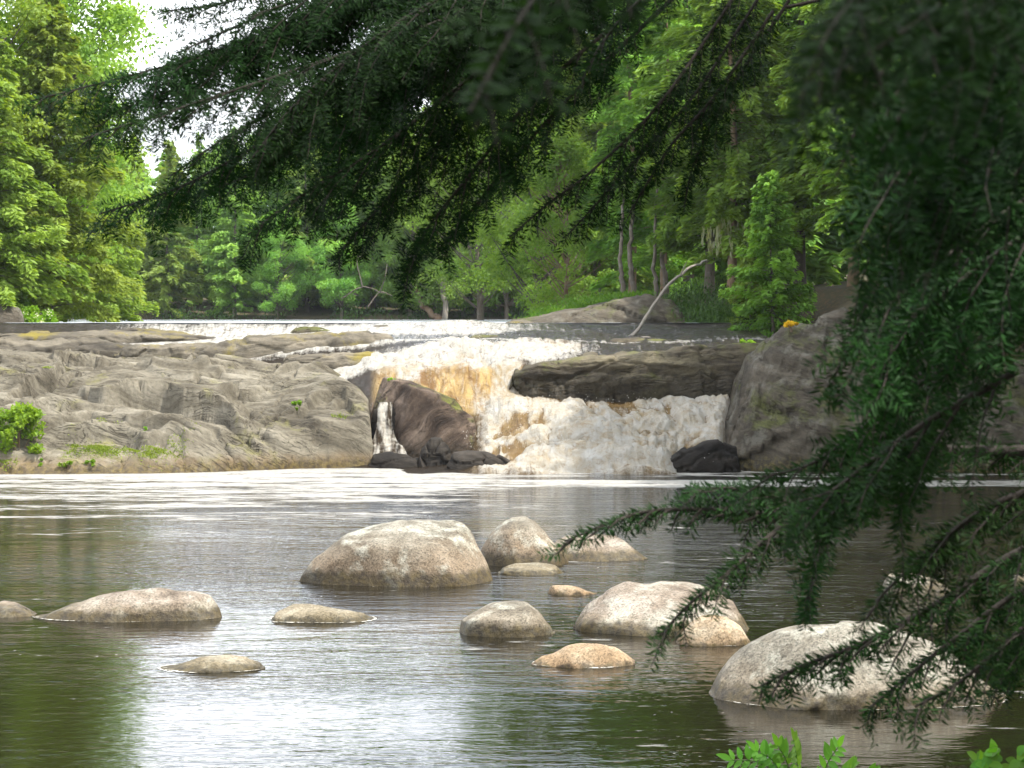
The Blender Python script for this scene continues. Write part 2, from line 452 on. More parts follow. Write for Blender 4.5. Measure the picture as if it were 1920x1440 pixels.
def pool_mat():
    n = NT('pool_water')
    p = n.pos()
    x, y, z = n.sep(p)
    # ripples: longer along x than along the view
    w1 = n.noise(n.mapv(p, (0.55, 2.6, 1), (0, 0, 0.10)), 1.0, 3, 0.5, 0.35)
    w2 = n.noise(n.mapv(p, (2.2, 7.0, 1), (0, 0, -0.12)), 1.0, 3, 0.55, 0.3)
    w3 = n.noise(n.mapv(p, (7.0, 16.0, 1), (0, 0, 0.2)), 1.0, 2, 0.5)
    calm = n.ramp(n.noise(n.mapv(p, (0.12, 0.25, 1)), 1.0, 3, 0.5), [(0.35, 0.3), (0.65, 1.15)])
    h = n.math('ADD', n.math('ADD', n.math('MULTIPLY', w1, 0.014), n.math('MULTIPLY', w2, 0.0110)), n.math('MULTIPLY', w3, 0.0045))
    ch = n.n('ShaderNodeMapRange'); n.l(y, ch.inputs[0])
    ch.inputs[1].default_value, ch.inputs[2].default_value, ch.inputs[3].default_value, ch.inputs[4].default_value = 18, 40, 0.75, 6.5
    h = n.math('MULTIPLY', n.math('MULTIPLY', h, calm), ch.outputs[0])
    nr = n.bump(h, 1.0, 1.0)
    wat = n.bsdf((0.007, 0.006, 0.003), 0.035, nr, IOR=1.333, Specular_IOR_Level=0.5)
    # foam: thick sheet under the falls, streaks further out
    fo = n.noise(n.mapv(p, (0.35, 1.5, 1), (0, 0, 0.05)), 1.0, 6, 0.62, 0.6)
    fo2 = n.noise(n.mapv(p, (1.8, 5.0, 1)), 1.0, 5, 0.65, 0.4)
    def mr(v, a, b, c, d):
        m = n.n('ShaderNodeMapRange', interpolation_type='SMOOTHSTEP'); n.l(v, m.inputs[0])
        for i_, q_ in enumerate((a, b, c, d)): m.inputs[i_ + 1].default_value = q_
        return m.outputs[0]
    left = mr(x, -2.0, 1.5, 1.0, 0.0)
    band_l = n.math('MULTIPLY', n.math('ADD', mr(y, 28.0, 42.0, 0.0, 0.235), mr(y, 41.8, 43.8, 0.0, 0.05)), left)
    band_r = n.math('MULTIPLY', n.math('MULTIPLY', mr(y, 40.0, 41.6, 0.0, 1.0), mr(y, 42.2, 43.0, 1.0, 0.0)), n.math('SUBTRACT', 0.30, n.math('MULTIPLY', left, 0.30)))
    haze_r = n.math('MULTIPLY', mr(y, 42.6, 44.0, 0.0, 0.20), n.math('SUBTRACT', 1.0, left))
    s = n.math('ADD', n.math('ADD', n.math('MULTIPLY', fo, 0.75), n.math('MULTIPLY', fo2, 0.55)), n.math('ADD', n.math('ADD', band_l, band_r), haze_r))
    fm = n.ramp(s, [(0.78, 0.0), (0.90, 1.0)])
    # bubbles carried on the pool
    vo = n.n('ShaderNodeTexVoronoi', feature='F1'); n.l(n.mapv(p, (9, 6, 1)), vo.inputs['Vector']); vo.inputs['Scale'].default_value = 1.0
    vo.inputs['Randomness'].default_value = 1.0
    patch = n.ramp(n.noise(n.mapv(p, (0.28, 0.9, 1), (0, 0, 0), (4, 2, 0)), 1.0, 4, 0.6), [(0.58, 0.0), (0.66, 1.0)])
    bub = n.math('MULTIPLY', n.ramp(vo.outputs['Distance'], [(0.06, 1.0), (0.13, 0.0)]), patch)
    fm = n.math('MAXIMUM', fm, bub)
    fh = n.noise(n.mapv(p, (3, 8, 1)), 3.0, 5, 0.65)
    foam = n.bsdf(n.mix(n.ramp(fh, [(0.36, 0.0), (0.6, 1.0)]), (0.24, 0.22, 0.17), (0.50, 0.49, 0.47)), 0.6, n.bump(fh, 1.0, 0.10))
    ms = n.n('ShaderNodeMixShader'); n.l(fm, ms.inputs[0]); n.l(wat.outputs[0], ms.inputs[1]); n.l(foam.outputs[0], ms.inputs[2])
    return n.done(ms)
M_pool = pool_mat()

def upper_mat():
    n = NT('upper_river_water')
    p = n.pos()
    w1 = n.noise(n.mapv(p, (0.8, 2.0, 1)), 1.0, 4, 0.55, 0.3)
    nr = n.bump(w1, 1.0, 0.06)
    y = n.sep(p)[1]
    m = n.n('ShaderNodeMapRange'); n.l(y, m.inputs[0])
    m.inputs[1].default_value, m.inputs[2].default_value, m.inputs[3].default_value, m.inputs[4].default_value = 54, 75, 0.30, 0.02
    fm = n.ramp(n.math('ADD', n.noise(n.mapv(p, (0.7, 1.6, 1)), 1.0, 6, 0.65, 0.5), m.outputs[0]), [(0.5, 0.0), (0.62, 1.0)])
    wat = n.bsdf((0.02, 0.014, 0.007), 0.06, nr, IOR=1.333)
    foam = n.bsdf((0.46, 0.49, 0.54), 0.5, nr)  # bluish white painted on as foam, standing for sky reflected off the ripples
    ms = n.n('ShaderNodeMixShader'); n.l(fm, ms.inputs[0]); n.l(wat.outputs[0], ms.inputs[1]); n.l(foam.outputs[0], ms.inputs[2])
    return n.done(ms)
M_upper = upper_mat()

def falls_mat():
    n = NT('white_water')
    p = n.pos()
    fa = n.attr('foam'); ga = n.attr('gold'); ta = n.attr('tan')
    st = n.noise(n.mapv(p, (8.0, 1.1, 1.4)), 1.0, 6, 0.65, 0.7)
    fi = n.noise(p, 9.0, 6, 0.7, 0.6)
    tint = n.noise(n.mapv(p, (2.4, 1.5, 2.4)), 1.0, 6, 0.62, 1.4)
    fcol = n.mix(n.math('MULTIPLY', n.ramp(tint, [(0.36, 0.0), (0.64, 1.0)]), ta), (0.47, 0.455, 0.415), (0.31, 0.23, 0.115))
    fcol = n.mix(n.ramp(fi, [(0.34, 0.5), (0.48, 0.0)]), fcol, (0.26, 0.17, 0.08))
    k = n.math('ADD', n.math('MULTIPLY', st, 0.55), n.math('MULTIPLY', fi, 0.45))
    fm = n.ramp(n.math('ADD', n.math('MULTIPLY', fa, 0.62), n.math('SUBTRACT', k, 0.5)), [(0.25, 0.0), (0.47, 1.0)])
    st2 = n.noise(n.mapv(p, (3.2, 1.0, 1.3)), 1.0, 5, 0.62, 1.2)
    gold = n.mix(n.ramp(st2, [(0.40, 0.0), (0.6, 1.0)]), (0.14, 0.075, 0.022), (0.36, 0.25, 0.10))
    wcol = n.mix(ga, n.mix(ta, (0.008, 0.007, 0.006), (0.10, 0.062, 0.025)), gold)
    nr = n.bump(n.math('ADD', n.math('MULTIPLY', st, 0.8), n.math('MULTIPLY', fi, 0.6)), 1.0, 0.09)
    wat = n.bsdf(wcol, 0.07, nr, IOR=1.333)
    fo = n.bsdf(fcol, 0.55, nr)
    tr = n.n('ShaderNodeBsdfTranslucent'); n.l(fcol, tr.inputs[0])
    fs = n.n('ShaderNodeMixShader'); fs.inputs[0].default_value = 0.25
    n.l(fo.outputs[0], fs.inputs[1]); n.l(tr.outputs[0], fs.inputs[2])
    ms = n.n('ShaderNodeMixShader'); n.l(fm, ms.inputs[0]); n.l(wat.outputs[0], ms.inputs[1]); n.l(fs.outputs[0], ms.inputs[2])
    return n.done(ms)
M_falls = falls_mat()

# ------------------------------------------------------------------ camera, world, light
cam = bpy.data.cameras.new('camera')
co = bpy.data.objects.new('camera', cam)
COL.objects.link(co)
co.location = (0, 0, CAMZ)
co.rotation_euler = (math.pi / 2 - TH, 0, 0)
cam.sensor_width = 36
cam.lens = 36 * F / 1920
cam.clip_start = 0.05
cam.clip_end = 5000
cam.dof.use_dof = True
cam.dof.focus_distance = 14
cam.dof.aperture_fstop = 30
SC.camera = co

SUN_EL, SUN_AZ = math.radians(57), math.radians(115)   # azimuth clockwise from +Y (ahead): to the right, a little behind
sd = Vector((math.sin(SUN_AZ) * math.cos(SUN_EL), math.cos(SUN_AZ) * math.cos(SUN_EL), math.sin(SUN_EL)))
sl = bpy.data.lights.new('sun', 'SUN')
sl.energy = 5.0
sl.angle = math.radians(0.5)
sl.color = (1.0, 0.95, 0.86)
so = bpy.data.objects.new('sun', sl)
COL.objects.link(so)
so.location = (30, -20, 60)
so.rotation_euler = sd.to_track_quat('Z', 'Y').to_euler()

w = bpy.data.worlds.new('World')
SC.world = w
w.use_nodes = True
t = w.node_tree
t.nodes.clear()
wo = t.nodes.new('ShaderNodeOutputWorld')
bg = t.nodes.new('ShaderNodeBackground')
bg.inputs[1].default_value = 0.12
sky = t.nodes.new('ShaderNodeTexSky')
sky.sky_type = 'NISHITA'
sky.sun_disc = False
sky.sun_elevation = SUN_EL
sky.sun_rotation = SUN_AZ
sky.air_density = 1.0
sky.dust_density = 1.5
tc = t.nodes.new('ShaderNodeTexCoord')
mp = t.nodes.new('ShaderNodeMapping')
mp.inputs[3].default_value = (1.6, 1.6, 4.5)
mp.inputs[1].default_value = (0.35, 0.2, 0.1)
nz = t.nodes.new('ShaderNodeTexNoise')
nz.inputs['Scale'].default_value = 1.6
nz.inputs['Detail'].default_value = 7
nz.inputs['Roughness'].default_value = 0.6
rp = t.nodes.new('ShaderNodeValToRGB')
rp.color_ramp.elements[0].position = 0.30
rp.color_ramp.elements[1].position = 0.55
mx = t.nodes.new('ShaderNodeMix')
mx.data_type = 'RGBA'
mx.inputs[7].default_value = (14.4, 14.9, 15.6, 1)
t.links.new(tc.outputs['Generated'], mp.inputs[0])
t.links.new(mp.outputs[0], nz.inputs['Vector'])
t.links.new(nz.outputs[0], rp.inputs[0])
t.links.new(rp.outputs[0], mx.inputs[0])
t.links.new(sky.outputs[0], mx.inputs[6])
t.links.new(mx.outputs[2], bg.inputs[0])
t.links.new(bg.outputs[0], wo.inputs[0])

SC.view_settings.view_transform = 'Standard'
SC.view_settings.look = 'None'
SC.view_settings.gamma = 1.0
SC.view_settings.exposure = 0.88
SC.render.engine = 'CYCLES'
SC.cycles.use_denoising = True
SC.cycles.use_adaptive_sampling = True
SC.cycles.adaptive_threshold = 0.02
SC.cycles.max_bounces = 6
SC.cycles.diffuse_bounces = 4
SC.cycles.glossy_bounces = 2
SC.cycles.transmission_bounces = 4
SC.cycles.volume_bounces = 0
SC.cycles.sample_clamp_indirect = 6
SC.cycles.caustics_reflective = False
SC.cycles.caustics_refractive = False

def haze():
    x0, x1, y0, y1, z0, z1 = -330, 330, -130, 400, -2.5, 34
    V = [(x, y, z) for x in (x0, x1) for y in (y0, y1) for z in (z0, z1)]
    Q = [(0, 1, 3, 2), (4, 6, 7, 5), (0, 4, 5, 1), (2, 3, 7, 6), (0, 2, 6, 4), (1, 5, 7, 3)]
    m = bpy.data.materials.new('haze_air'); m.use_nodes = True
    t_ = m.node_tree; t_.nodes.clear()
    o_ = t_.nodes.new('ShaderNodeOutputMaterial'); v = t_.nodes.new('ShaderNodeVolumePrincipled')
    v.inputs['Color'].default_value = (0.86, 0.93, 1.0, 1)
    v.inputs['Density'].default_value = 0.00016
    v.inputs['Anisotropy'].default_value = 0.2
    t_.links.new(v.outputs[0], o_.inputs['Volume'])
    tag(mk('haze', V, np.array(Q), m, smooth=False), kind='stuff')
haze()

# ------------------------------------------------------------------ terrain
UP = 2.87                                           # level of the upper river
def ground_z(x, y):
    x = np.asarray(x, float); y = np.asarray(y, float)
    nz_ = fbm(np.stack([x * 0.25, y * 0.25, x * 0], -1), 3, 5) * 0.35
    # lower pool bed with the near, right and left banks round it
    near = 1.55 * sstep(7.6, 4.8, y) + 0.45 * sstep(0.5, 3.0, x) * sstep(7, 4, y)
    rb = sstep(0, 3.0, x - (0.25 * y + 2.2)) * 2.8
    lb = sstep(0, 6.0, -x - (0.25 * y + 9.0)) * 2.6
    low = -0.9 + np.maximum(np.maximum(near * 1.58, rb * 1.2), lb)
    # upper river bed, with its banks
    yr = 61 + (x - 0.5) * -1.3                       # right bank of the upper river
    right = sstep(0, 4.0, x - np.interp(y, [50, 53, 58, 66, 80, 110, 132], [5.2, 5.0, 1.6, 0.8, 1.0, 2, 4])) * 1.35
    rise = np.clip((x - 6) * 0.10, 0, 4)
    left = sstep(0, 3.5, -x - np.interp(y, [50, 56, 70, 100, 132], [15.5, 10.7, 13.0, 22, 30])) * 1.1
    far = sstep(130, 134, y) * 1.0 + np.clip((y - 134) * 0.075, 0, 7)
    upz = UP - 0.75 + np.maximum(np.maximum(right, left), far) + rise * (right > 0.6)
    k = sstep(50.5, 54.0, y)
    kr = sstep(46.5, 49.5, y) * sstep(4.2, 6.0, x)   # behind the right cliff
    k = np.maximum(k, kr)
    return low * (1 - k) + upz * k + nz_ * sstep(-0.4, 0.4, low * (1 - k) + upz * k - np.where(y > 51, UP - 0.4, 0.0))

def build_ground():
    xs = np.concatenate([np.linspace(-320, -45, 18), np.linspace(-42, 42, 169), np.linspace(45, 320, 18)])
    ys = np.concatenate([np.linspace(-120, -8, 12), np.linspace(-6, 60, 150), np.linspace(61, 180, 100), np.linspace(186, 390, 14)])
    X, Y = np.meshgrid(xs, ys, indexing='ij')
    Z = ground_z(X, Y)
    V = np.stack([X, Y, Z], -1).reshape(-1, 3)
    o = mk('ground', V, grid_faces(len(xs), len(ys)), M_ground)
    tag(o, kind='structure')
build_ground()

# ------------------------------------------------------------------ water
def flat_water(name, xs, ys, z, mat):
    X, Y = np.meshgrid(xs, ys, indexing='ij')
    V = np.stack([X, Y, np.full_like(X, z)], -1).reshape(-1, 3)
    return tag(mk(name, V, grid_faces(len(xs), len(ys)), mat), kind='structure')
flat_water('river_pool', np.linspace(-34, 30, 33), np.linspace(5.0, 48.0, 22), 0.0, M_pool)
flat_water('upper_river', np.linspace(-32, 14, 24), np.linspace(53.6, 136, 40), UP, M_upper)

def build_falls():
    xs = np.arange(-13.5, 5.6, 0.030)
    ys = np.arange(43.0, 54.3, 0.030)
    prof = [
        (-13.5, [(43, -.3), (50, 1.0), (50.6, 1.6), (51.1, 1.9), (51.5, 2.1), (53.0, 2.35), (53.5, 2.84), (54.3, UP)]),
        (-9.5, [(43, -.3), (50, 1.0), (50.6, 1.75), (51.1, 2.0), (51.5, 2.25), (53.0, 2.5), (53.5, 2.84), (54.3, UP)]),
        (-4.2, [(43, -.3), (45.5, -.3), (47.8, .9), (48.6, 1.5), (49.5, 1.8), (50.0, 2.02), (50.9, 2.46), (51.9, 2.56), (53.7, 2.865), (54.3, UP)]),
        (-2.9, [(43, -.1), (45.5, -.1), (47.0, .3), (47.5, 1.0), (48.4, 1.90), (49.4, 2.06), (49.9, 2.14), (50.8, 2.47), (51.7, 2.55), (53.6, 2.865), (54.3, UP)]),
        (-2.0, [(43, -.05), (44.5, 0.), (46, .02), (46.9, .05), (47.4, .8), (47.6, 1.35), (48.25, 1.93), (49.2, 2.08), (49.7, 2.2), (50.7, 2.48), (51.6, 2.56), (53.5, 2.865), (54.3, UP)]),
        (-0.9, [(43, -.03), (44.3, .04), (45.2, .06), (46.2, .14), (46.9, .30), (47.45, .95), (47.7, 1.30), (48.2, 1.93), (49.0, 2.05), (49.6, 2.30), (50.1, 2.46), (51.5, 2.56), (53.4, 2.865), (54.3, UP)]),
        (0.1, [(43, -.03), (44.3, .08), (45.2, .36), (46.4, .78), (47.3, 1.10), (47.8, 1.3), (48.3, 1.90), (48.9, 2.12), (49.5, 2.28), (50.0, 2.44), (51.2, 2.54), (53.4, 2.86), (54.3, UP)]),
        (1.6, [(43, -.03), (44.3, .08), (45.2, .37), (46.3, .84), (47.3, 1.19), (48.0, 1.26), (48.4, 1.95), (49.0, 2.15), (49.7, 2.36), (50.6, 2.52), (51.5, 2.60), (53.6, 2.85), (54.3, UP)]),
        (5.6, [(43, -.03), (44.3, .08), (45.2, .38), (46.3, .84), (47.3, 1.20), (48.0, 1.26), (48.5, 2.0), (49.2, 2.36), (50.2, 2.52), (51.5, 2.58), (53.8, 2.85), (54.3, UP)]),
    ]
    px = np.array([p[0] for p in prof])
    C = np.stack([np.interp(ys, [a for a, b in p[1]], [b for a, b in p[1]]) for p in prof], 0)
    Z = np.stack([np.interp(xs, px, C[:, j]) for j in range(len(ys))], 1)
    wob = 0.32 * fbm(np.c_[xs * 0.55, xs * 0, xs * 0], 4, 88)
    Z = np.stack([np.interp(ys + wob[i] * sstep(49.0, 50.0, ys) * sstep(54.3, 53.4, ys), ys, Z[i]) for i in range(len(xs))], 0)
    ker = np.array([1, 2, 3, 2, 1.]); ker /= ker.sum()
    Zp = np.pad(Z, ((0, 0), (2, 2)), mode='edge')
    Z = sum(ker[k] * Zp[:, k:k + Z.shape[1]] for k in range(5))
    X, Y = np.meshgrid(xs, ys, indexing='ij')
    Z = Z + (0.085 * fbm(np.stack([X * .7, Y * .25, X * 0], -1), 3, 90)) * sstep(49.6, 50.4, Y) * sstep(53.4, 52.6, Y)
    Z = Z + sstep(52.7, 53.4, Y) * sstep(54.3, 53.9, Y) * (0.05 * fbm(np.stack([X * .9, Y * .3, X * 0], -1), 3, 93) + 0.08 * np.exp(-((X + 1.1) / .6) ** 2))
    # turbulence
    rap = sstep(43.3, 44.6, Y) * sstep(48.0, 47.3, Y) * sstep(-1.1, -0.3, X) * sstep(0.35, 0.0, X - 3.95 - 0.19 * (Y - 45))
    crest = sstep(48.1, 48.6, Y) * sstep(50.4, 49.6, Y) * sstep(-4.0, -2.8, X) * sstep(2.2, 0.6, X)
    chute = sstep(47.3, 47.6, Y) * sstep(48.5, 48.25, Y) * sstep(0.35, 0.05, X) * sstep(-3.0, -2.6, X)
    shelf = sstep(50.3, 50.6, Y) * sstep(52.4, 51.8, Y)
    shape = np.stack([X, Y, X * 0], -1)
    q = shape.copy(); q[..., 0] += 0.5 * fbm(shape * 0.8, 3, 31); q[..., 1] += 0.5 * fbm(shape * 0.8, 3, 77)
    bil = 0.75 - ridged(q * np.array([1.7, 1.05, 1]), 4, 3)
    turb = 0.75 * bil + 0.6 * fbm(q * np.array([1.1, .8, 1]), 4, 23)
    turb2 = 0.6 - ridged(q * np.array([5.0, 3.2, 1]), 4, 13)
    Z = Z + rap * 0.13 * (0.6 - ridged(q * np.array([.45, 1.25, 1]), 2, 64))
    lump = fbm(shape * np.array([0.5, 0.7, 1]), 3, 41)
    Z = Z + rap * (0.20 * turb + 0.06 * turb2 + 0.10 * lump) * (0.45 + 0.55 * sstep(43.8, 45.5, Y))
    pk = np.exp(-(((X + 1.0) / 0.55) ** 2 + ((Y - 49.5) / 0.3) ** 2)) * 0.17 + np.exp(-(((X - 0.9) / 0.7) ** 2 + ((Y - 49.9) / 0.3) ** 2)) * 0.10
    Z = Z + crest * (0.16 * turb + 0.05 * turb2) + pk
    st = fbm(shape * np.array([7, 1.0, 1]), 4, 9)
    Z = Z + chute * 0.05 * st + shelf * 0.035 * turb + 0.02 * st * sstep(49.8, 50.3, Y) * sstep(50.8, 50.5, Y)
    Z = Z + 0.012 * turb2 * sstep(52.4, 51.9, Y)
    Z = np.where(Y < 47.8, Z - 0.9 * sstep(0.0, 0.4, X - 3.95 - 0.19 * (Y - 45)) - 0.9 * sstep(3.0, 3.9, X) * sstep(45.9, 44.7, Y), Z)
    fr0 = 44.55 + 1.3 * fbm(np.stack([X * .8, Y * .6, X * 0], -1), 4, 55)
    Z = Z - 0.50 * sstep(fr0, fr0 - 1.7, Y)
    foam = 0.86 * rap + 0.80 * crest + 0.40 * chute * sstep(0.0, -0.4, fbm(shape * np.array([1.4, .1, 1]), 2, 3)) + 0.42 * chute
    foam = foam + 0.42 * shelf * sstep(1.5, -1, X) + 0.30 * sstep(51.3, 52.2, Y) * sstep(54.0, 53.0, Y) * sstep(1.0, -1, X) + 0.32 * sstep(50.0, 51.5, Y) * sstep(0, 2, X)  # the last term paints white glints on the dark water at right
    foam = foam + 0.28 * sstep(49.9, 50.2, Y) * sstep(50.9, 50.6, Y) + 0.42 * sstep(51.6, 52.4, Y) * sstep(2.0, 0, X)
    foam = foam + 0.75 * sstep(48.2, 48.7, Y) * sstep(50.1, 49.6, Y) * sstep(-3.0, -3.6, X)
    foam = foam + 0.30 * sstep(48.6, 49.4, Y) * sstep(50.5, 50.0, Y) * sstep(0.6, 1.6, X)
    foam = foam - rap * 0.50 * sstep(0.20, -0.16, turb)
    foam = np.clip(foam * (1 - sstep(-8.0, -10.5, X)), 0, 1)
    gold = np.clip(chute * 1.0 + 0.25 * rap, 0, 1)
    V = np.stack([X, Y, Z], -1).reshape(-1, 3)
    o = mk('waterfall', V, grid_faces(len(xs), len(ys)), M_falls, attrs={'foam': foam.ravel(), 'gold': gold.ravel(), 'tan': np.clip(0.12 + rap * (0.55 + 0.45 * sstep(0.38, 0.0, turb + 0.4 * turb2)) + crest * (0.1 + 0.6 * sstep(0.2, -0.1, turb)) + chute, 0, 1).ravel()})
    tag(o, kind='structure')
build_falls()

def build_cascade():
    """thin side fall between the slab and the ruddy rock"""
    us = np.linspace(0, 1, 40); vs = np.linspace(0, 1, 110)
    U, S = np.meshgrid(us, vs, indexing='ij')
    cl = P(707, 0, 47.2)[0]; cr = P(736, 0, 47.2)[0]
    X = cl + (cr - cl) * (U + (U - 0.5) * (0.5 * S + 1.7 * sstep(.45, 1, S)) + 0.10 * S) + 0.03 * np.sin(S * 7 + U * 3)
    Y = 46.95 - 0.12 * sstep(0.0, 0.25, S) - 0.62 * S ** 1.6
    Z = np.interp(S, [0, .08, .55, .62, .7, 1], [1.28, 1.22, 0.52, 0.45, 0.42, 0.05])
    q = np.stack([X, Y, Z], -1)
    d = 0.09 * fbm(q * np.array([9, 2, 2.2]), 4, 3)
    Y = Y - d - 0.05 * np.abs(fbm(q * 6, 3, 8))
    V = np.stack([X, Y, Z], -1).reshape(-1, 3)
    foam = np.clip(0.62 + 0.9 * fbm(q * np.array([8, 1, 2.0]), 3, 5), 0, 1)
    o = mk('side_cascade', V, grid_faces(40, 110), M_falls, attrs={'foam': foam.ravel(), 'gold': np.zeros(foam.size), 'tan': np.full(foam.size, .25)})
    tag(o, kind='structure')
build_cascade()

def spray():
    r_ = np.random.default_rng(12)
    n = 1300
    x = r_.uniform(-1.0, 3.9, n); y = r_.uniform(44.4, 47.6, n)
    z = np.interp(y, [44.3, 45.2, 46.3, 47.3, 48], [.1, .45, .95, 1.2, 1.25]) + 0.05 + r_.exponential(.05, n)
    m = noise(np.c_[x * 1.3, y * 1.3, x * 0], 4) > 0.0
    c = np.stack([x, y, z], 1)[m]
    c2 = np.stack([r_.normal(-1.0, .5, 260), r_.normal(49.4, .25, 260), 2.42 + r_.exponential(.07, 260)], 1)
    c = np.concatenate([c, c2])
    k = len(c)
    rd = r_.uniform(.003, .009, k)[:, None, None]
    o8 = np.array([[1, 0, 0], [-1, 0, 0], [0, 1, 0], [0, -1, 0], [0, 0, 1.3], [0, 0, -1.3]])
    f8 = np.array([[0, 2, 4], [2, 1, 4], [1, 3, 4], [3, 0, 4], [2, 0, 5], [1, 2, 5], [3, 1, 5], [0, 3, 5]])
    V = (c[:, None, :] + o8[None] * rd).reshape(-1, 3)
    T = (f8[None] + (np.arange(k) * 6)[:, None, None]).reshape(-1, 3)
    t_ = NT('water_drops')
    tag(mk('spray', V, T, t_.done(t_.bsdf((0.55, 0.53, 0.49), 0.3))), 'flying white droplets over the rapids', 'spray', kind='stuff')
spray()

# ------------------------------------------------------------------ rocks
def sweep_rock(name, top, Y0, df, db, zb, mat, label, cat='rock', group=None, nu=96, nt=72, amp=0.05, fr=1.6, ex=2.3, seed=0, hb=0.35, tilt=0.0,
               under=0.0, strat=0.0, sdir=(0, 0, 1), blk=0.0, bfr=1.0, cuts=0, endk=2.6, facets=0.0, dprof=None):
    """a rock whose skyline is the list of (px, py) points at distance Y0; df / db = depth to the front / back; zb = level of its waist"""
    pts = np.array([XZ(a, b, Y0) for a, b in top])
    a = np.linspace(0, math.pi, nu)
    s = (1 - np.cos(a)) / 2
    x0, x1 = pts[0, 0], pts[-1, 0]
    xs = x0 + (x1 - x0) * s
    H = np.interp(xs, pts[:, 0], pts[:, 1])
    for _ in range(2):
        H[1:-1] = 0.25 * H[:-2] + 0.5 * H[1:-1] + 0.25 * H[2:]
    e = np.clip(1 - np.abs(2 * s - 1) ** endk, 0, 1) ** 0.5
    e = 0.04 + 0.96 * e
    if dprof: e = e * np.interp(s, [d[0] for d in dprof], [d[1] for d in dprof])
    th = np.linspace(0, 2 * math.pi, nt, endpoint=False)
    c, sn = np.cos(th), np.sin(th)
    cc = np.sign(c) * np.abs(c) ** (2 / ex)
    ss = np.sign(sn) * np.abs(sn) ** (2 / ex)
    dep = np.where(c > 0, df, db)
    Y = Y0 - e[:, None] * (dep * cc)[None, :]
    up = np.maximum(H - zb, 0.01)
    hbv = hb * e
    Z = zb + np.where(ss > 0, up[:, None] * ss[None, :], hbv[:, None] * ss[None, :])
    X = np.repeat(xs[:, None], nt, 1)
    rel = np.clip((Z - zb) / (up[:, None] + 1e-6), 0, 1)
    Y = Y + tilt * rel + under * np.exp(-((rel - 0.18) / 0.2) ** 2) * (c > 0)[None, :] * e[:, None]
    q = np.stack([X, Y, Z], -1)
    cen = np.stack([xs, np.full(nu, Y0), zb + 0.3 * up], -1)[:, None, :]
    nrm = unit((q - cen) * np.array([0.6, 1, 1]))
    d = amp * fbm(q * fr, 5, seed) + 0.35 * amp * fbm(q * fr * 4.3, 3, seed + 50)
    if strat:
        sd_ = unit(np.array(sdir)); lay = q @ sd_
        d = d + strat * fbm(np.stack([q[..., 0] * .5, q[..., 1] * 1.2, lay * 7], -1) + 0.6 * fbm(q * 0.7, 2, seed + 9)[..., None], 4, seed + 3)
    if facets:
        d = d - facets * np.abs(fbm(q * fr * 0.8, 2, seed + 71))
    if blk:
        wq = q + 0.25 * np.stack([fbm(q * 1.3, 3, seed + 5), fbm(q * 1.3, 3, seed + 6), fbm(q * 1.3, 3, seed + 7)], -1)
        e_, r_c, o_c = cells(wq * bfr * np.array([.7, 1, 1.5]), seed)
        d = d + blk * (0.6 * r_c[..., 0] + (o_c * r_c).sum(-1) * 0.9) - blk * 0.8 * sstep(0.10, 0.0, e_)
    q = q + nrm * d[..., None]
    if cuts:
        zm0, xa0, xb0 = q[..., 2].max(), q[..., 0].min(), q[..., 0].max()
        rc_ = np.random.default_rng(seed + 400)
        c0 = np.array([(x0 + x1) / 2, Y0, zb])
        sc_ = np.array([(x1 - x0) / 2, (df + db) / 2, max(up.max(), .05)])
        for k_ in range(cuts):
            n_ = unit(np.array([rc_.normal(0, .8), rc_.normal(-.5, .8), abs(rc_.normal(.15, .4))])) / sc_
            n_ = n_ / np.linalg.norm(n_)
            h_ = (q - c0) @ n_
            lim = np.quantile(h_, 1.0 - rc_.uniform(.03, .09))
            ex_ = np.maximum(h_ - lim, 0)
            q = q - n_ * (ex_ * .75)[..., None]
        q[..., 2] = np.where(q[..., 2] > zb, zb + (q[..., 2] - zb) * (zm0 - zb) / (q[..., 2].max() - zb), q[..., 2])
        q[..., 0] = xa0 + (q[..., 0] - q[..., 0].min()) * (xb0 - xa0) / (q[..., 0].max() - q[..., 0].min())
    if group == BG: RINGS.append((q[:, 0].copy(), q[:, nt // 2].copy(), seed))
    V = q.reshape(-1, 3)
    i = np.arange(nu - 1)[:, None] * nt
    j = np.arange(nt)[None, :]
    j2 = (j + 1) % nt
    Q = np.stack([i + j, i + j2, i + nt + j2, i + nt + j], -1).reshape(-1, 4)
    n0 = len(V)
    V = np.vstack([V, q[0].mean(0), q[-1].mean(0)])
    jj = np.arange(nt)
    T = np.vstack([np.stack([np.full(nt, n0), (jj + 1) % nt, jj], 1), np.stack([np.full(nt, n0 + 1), (nu - 1) * nt + jj, (nu - 1) * nt + (jj + 1) % nt], 1)])
    org = np.array([(x0 + x1) / 2, Y0, zb])
    o = mk(name, V - org, [Q, T], mat, loc=org)
    return tag(o, label, cat, group)

RINGS = []
BG = 'boulders standing in the river pool'
def dist(py): return 3.0 * F / (py - 595.0)

BG = 'boulders standing in the river pool'
def boulder(top, base, mat, label, df=0.5, db=0.5, seed=0, **kw):
    Y0 = dist(base) + df * 0.92
    sc = Y0 / dist(base)      # skyline lies a little behind the waterline
    kw.setdefault('hb', 0.3); kw['amp'] = kw.get('amp', .05) * 1.5; kw.setdefault('facets', kw['amp'] * .9); kw.setdefault('cuts', 11); kw.setdefault('blk', .022); kw.setdefault('bfr', 1.5)
    return sweep_rock('boulder', top, Y0, df, db, 0.0, mat, label, 'boulder', BG, seed=seed, **kw)

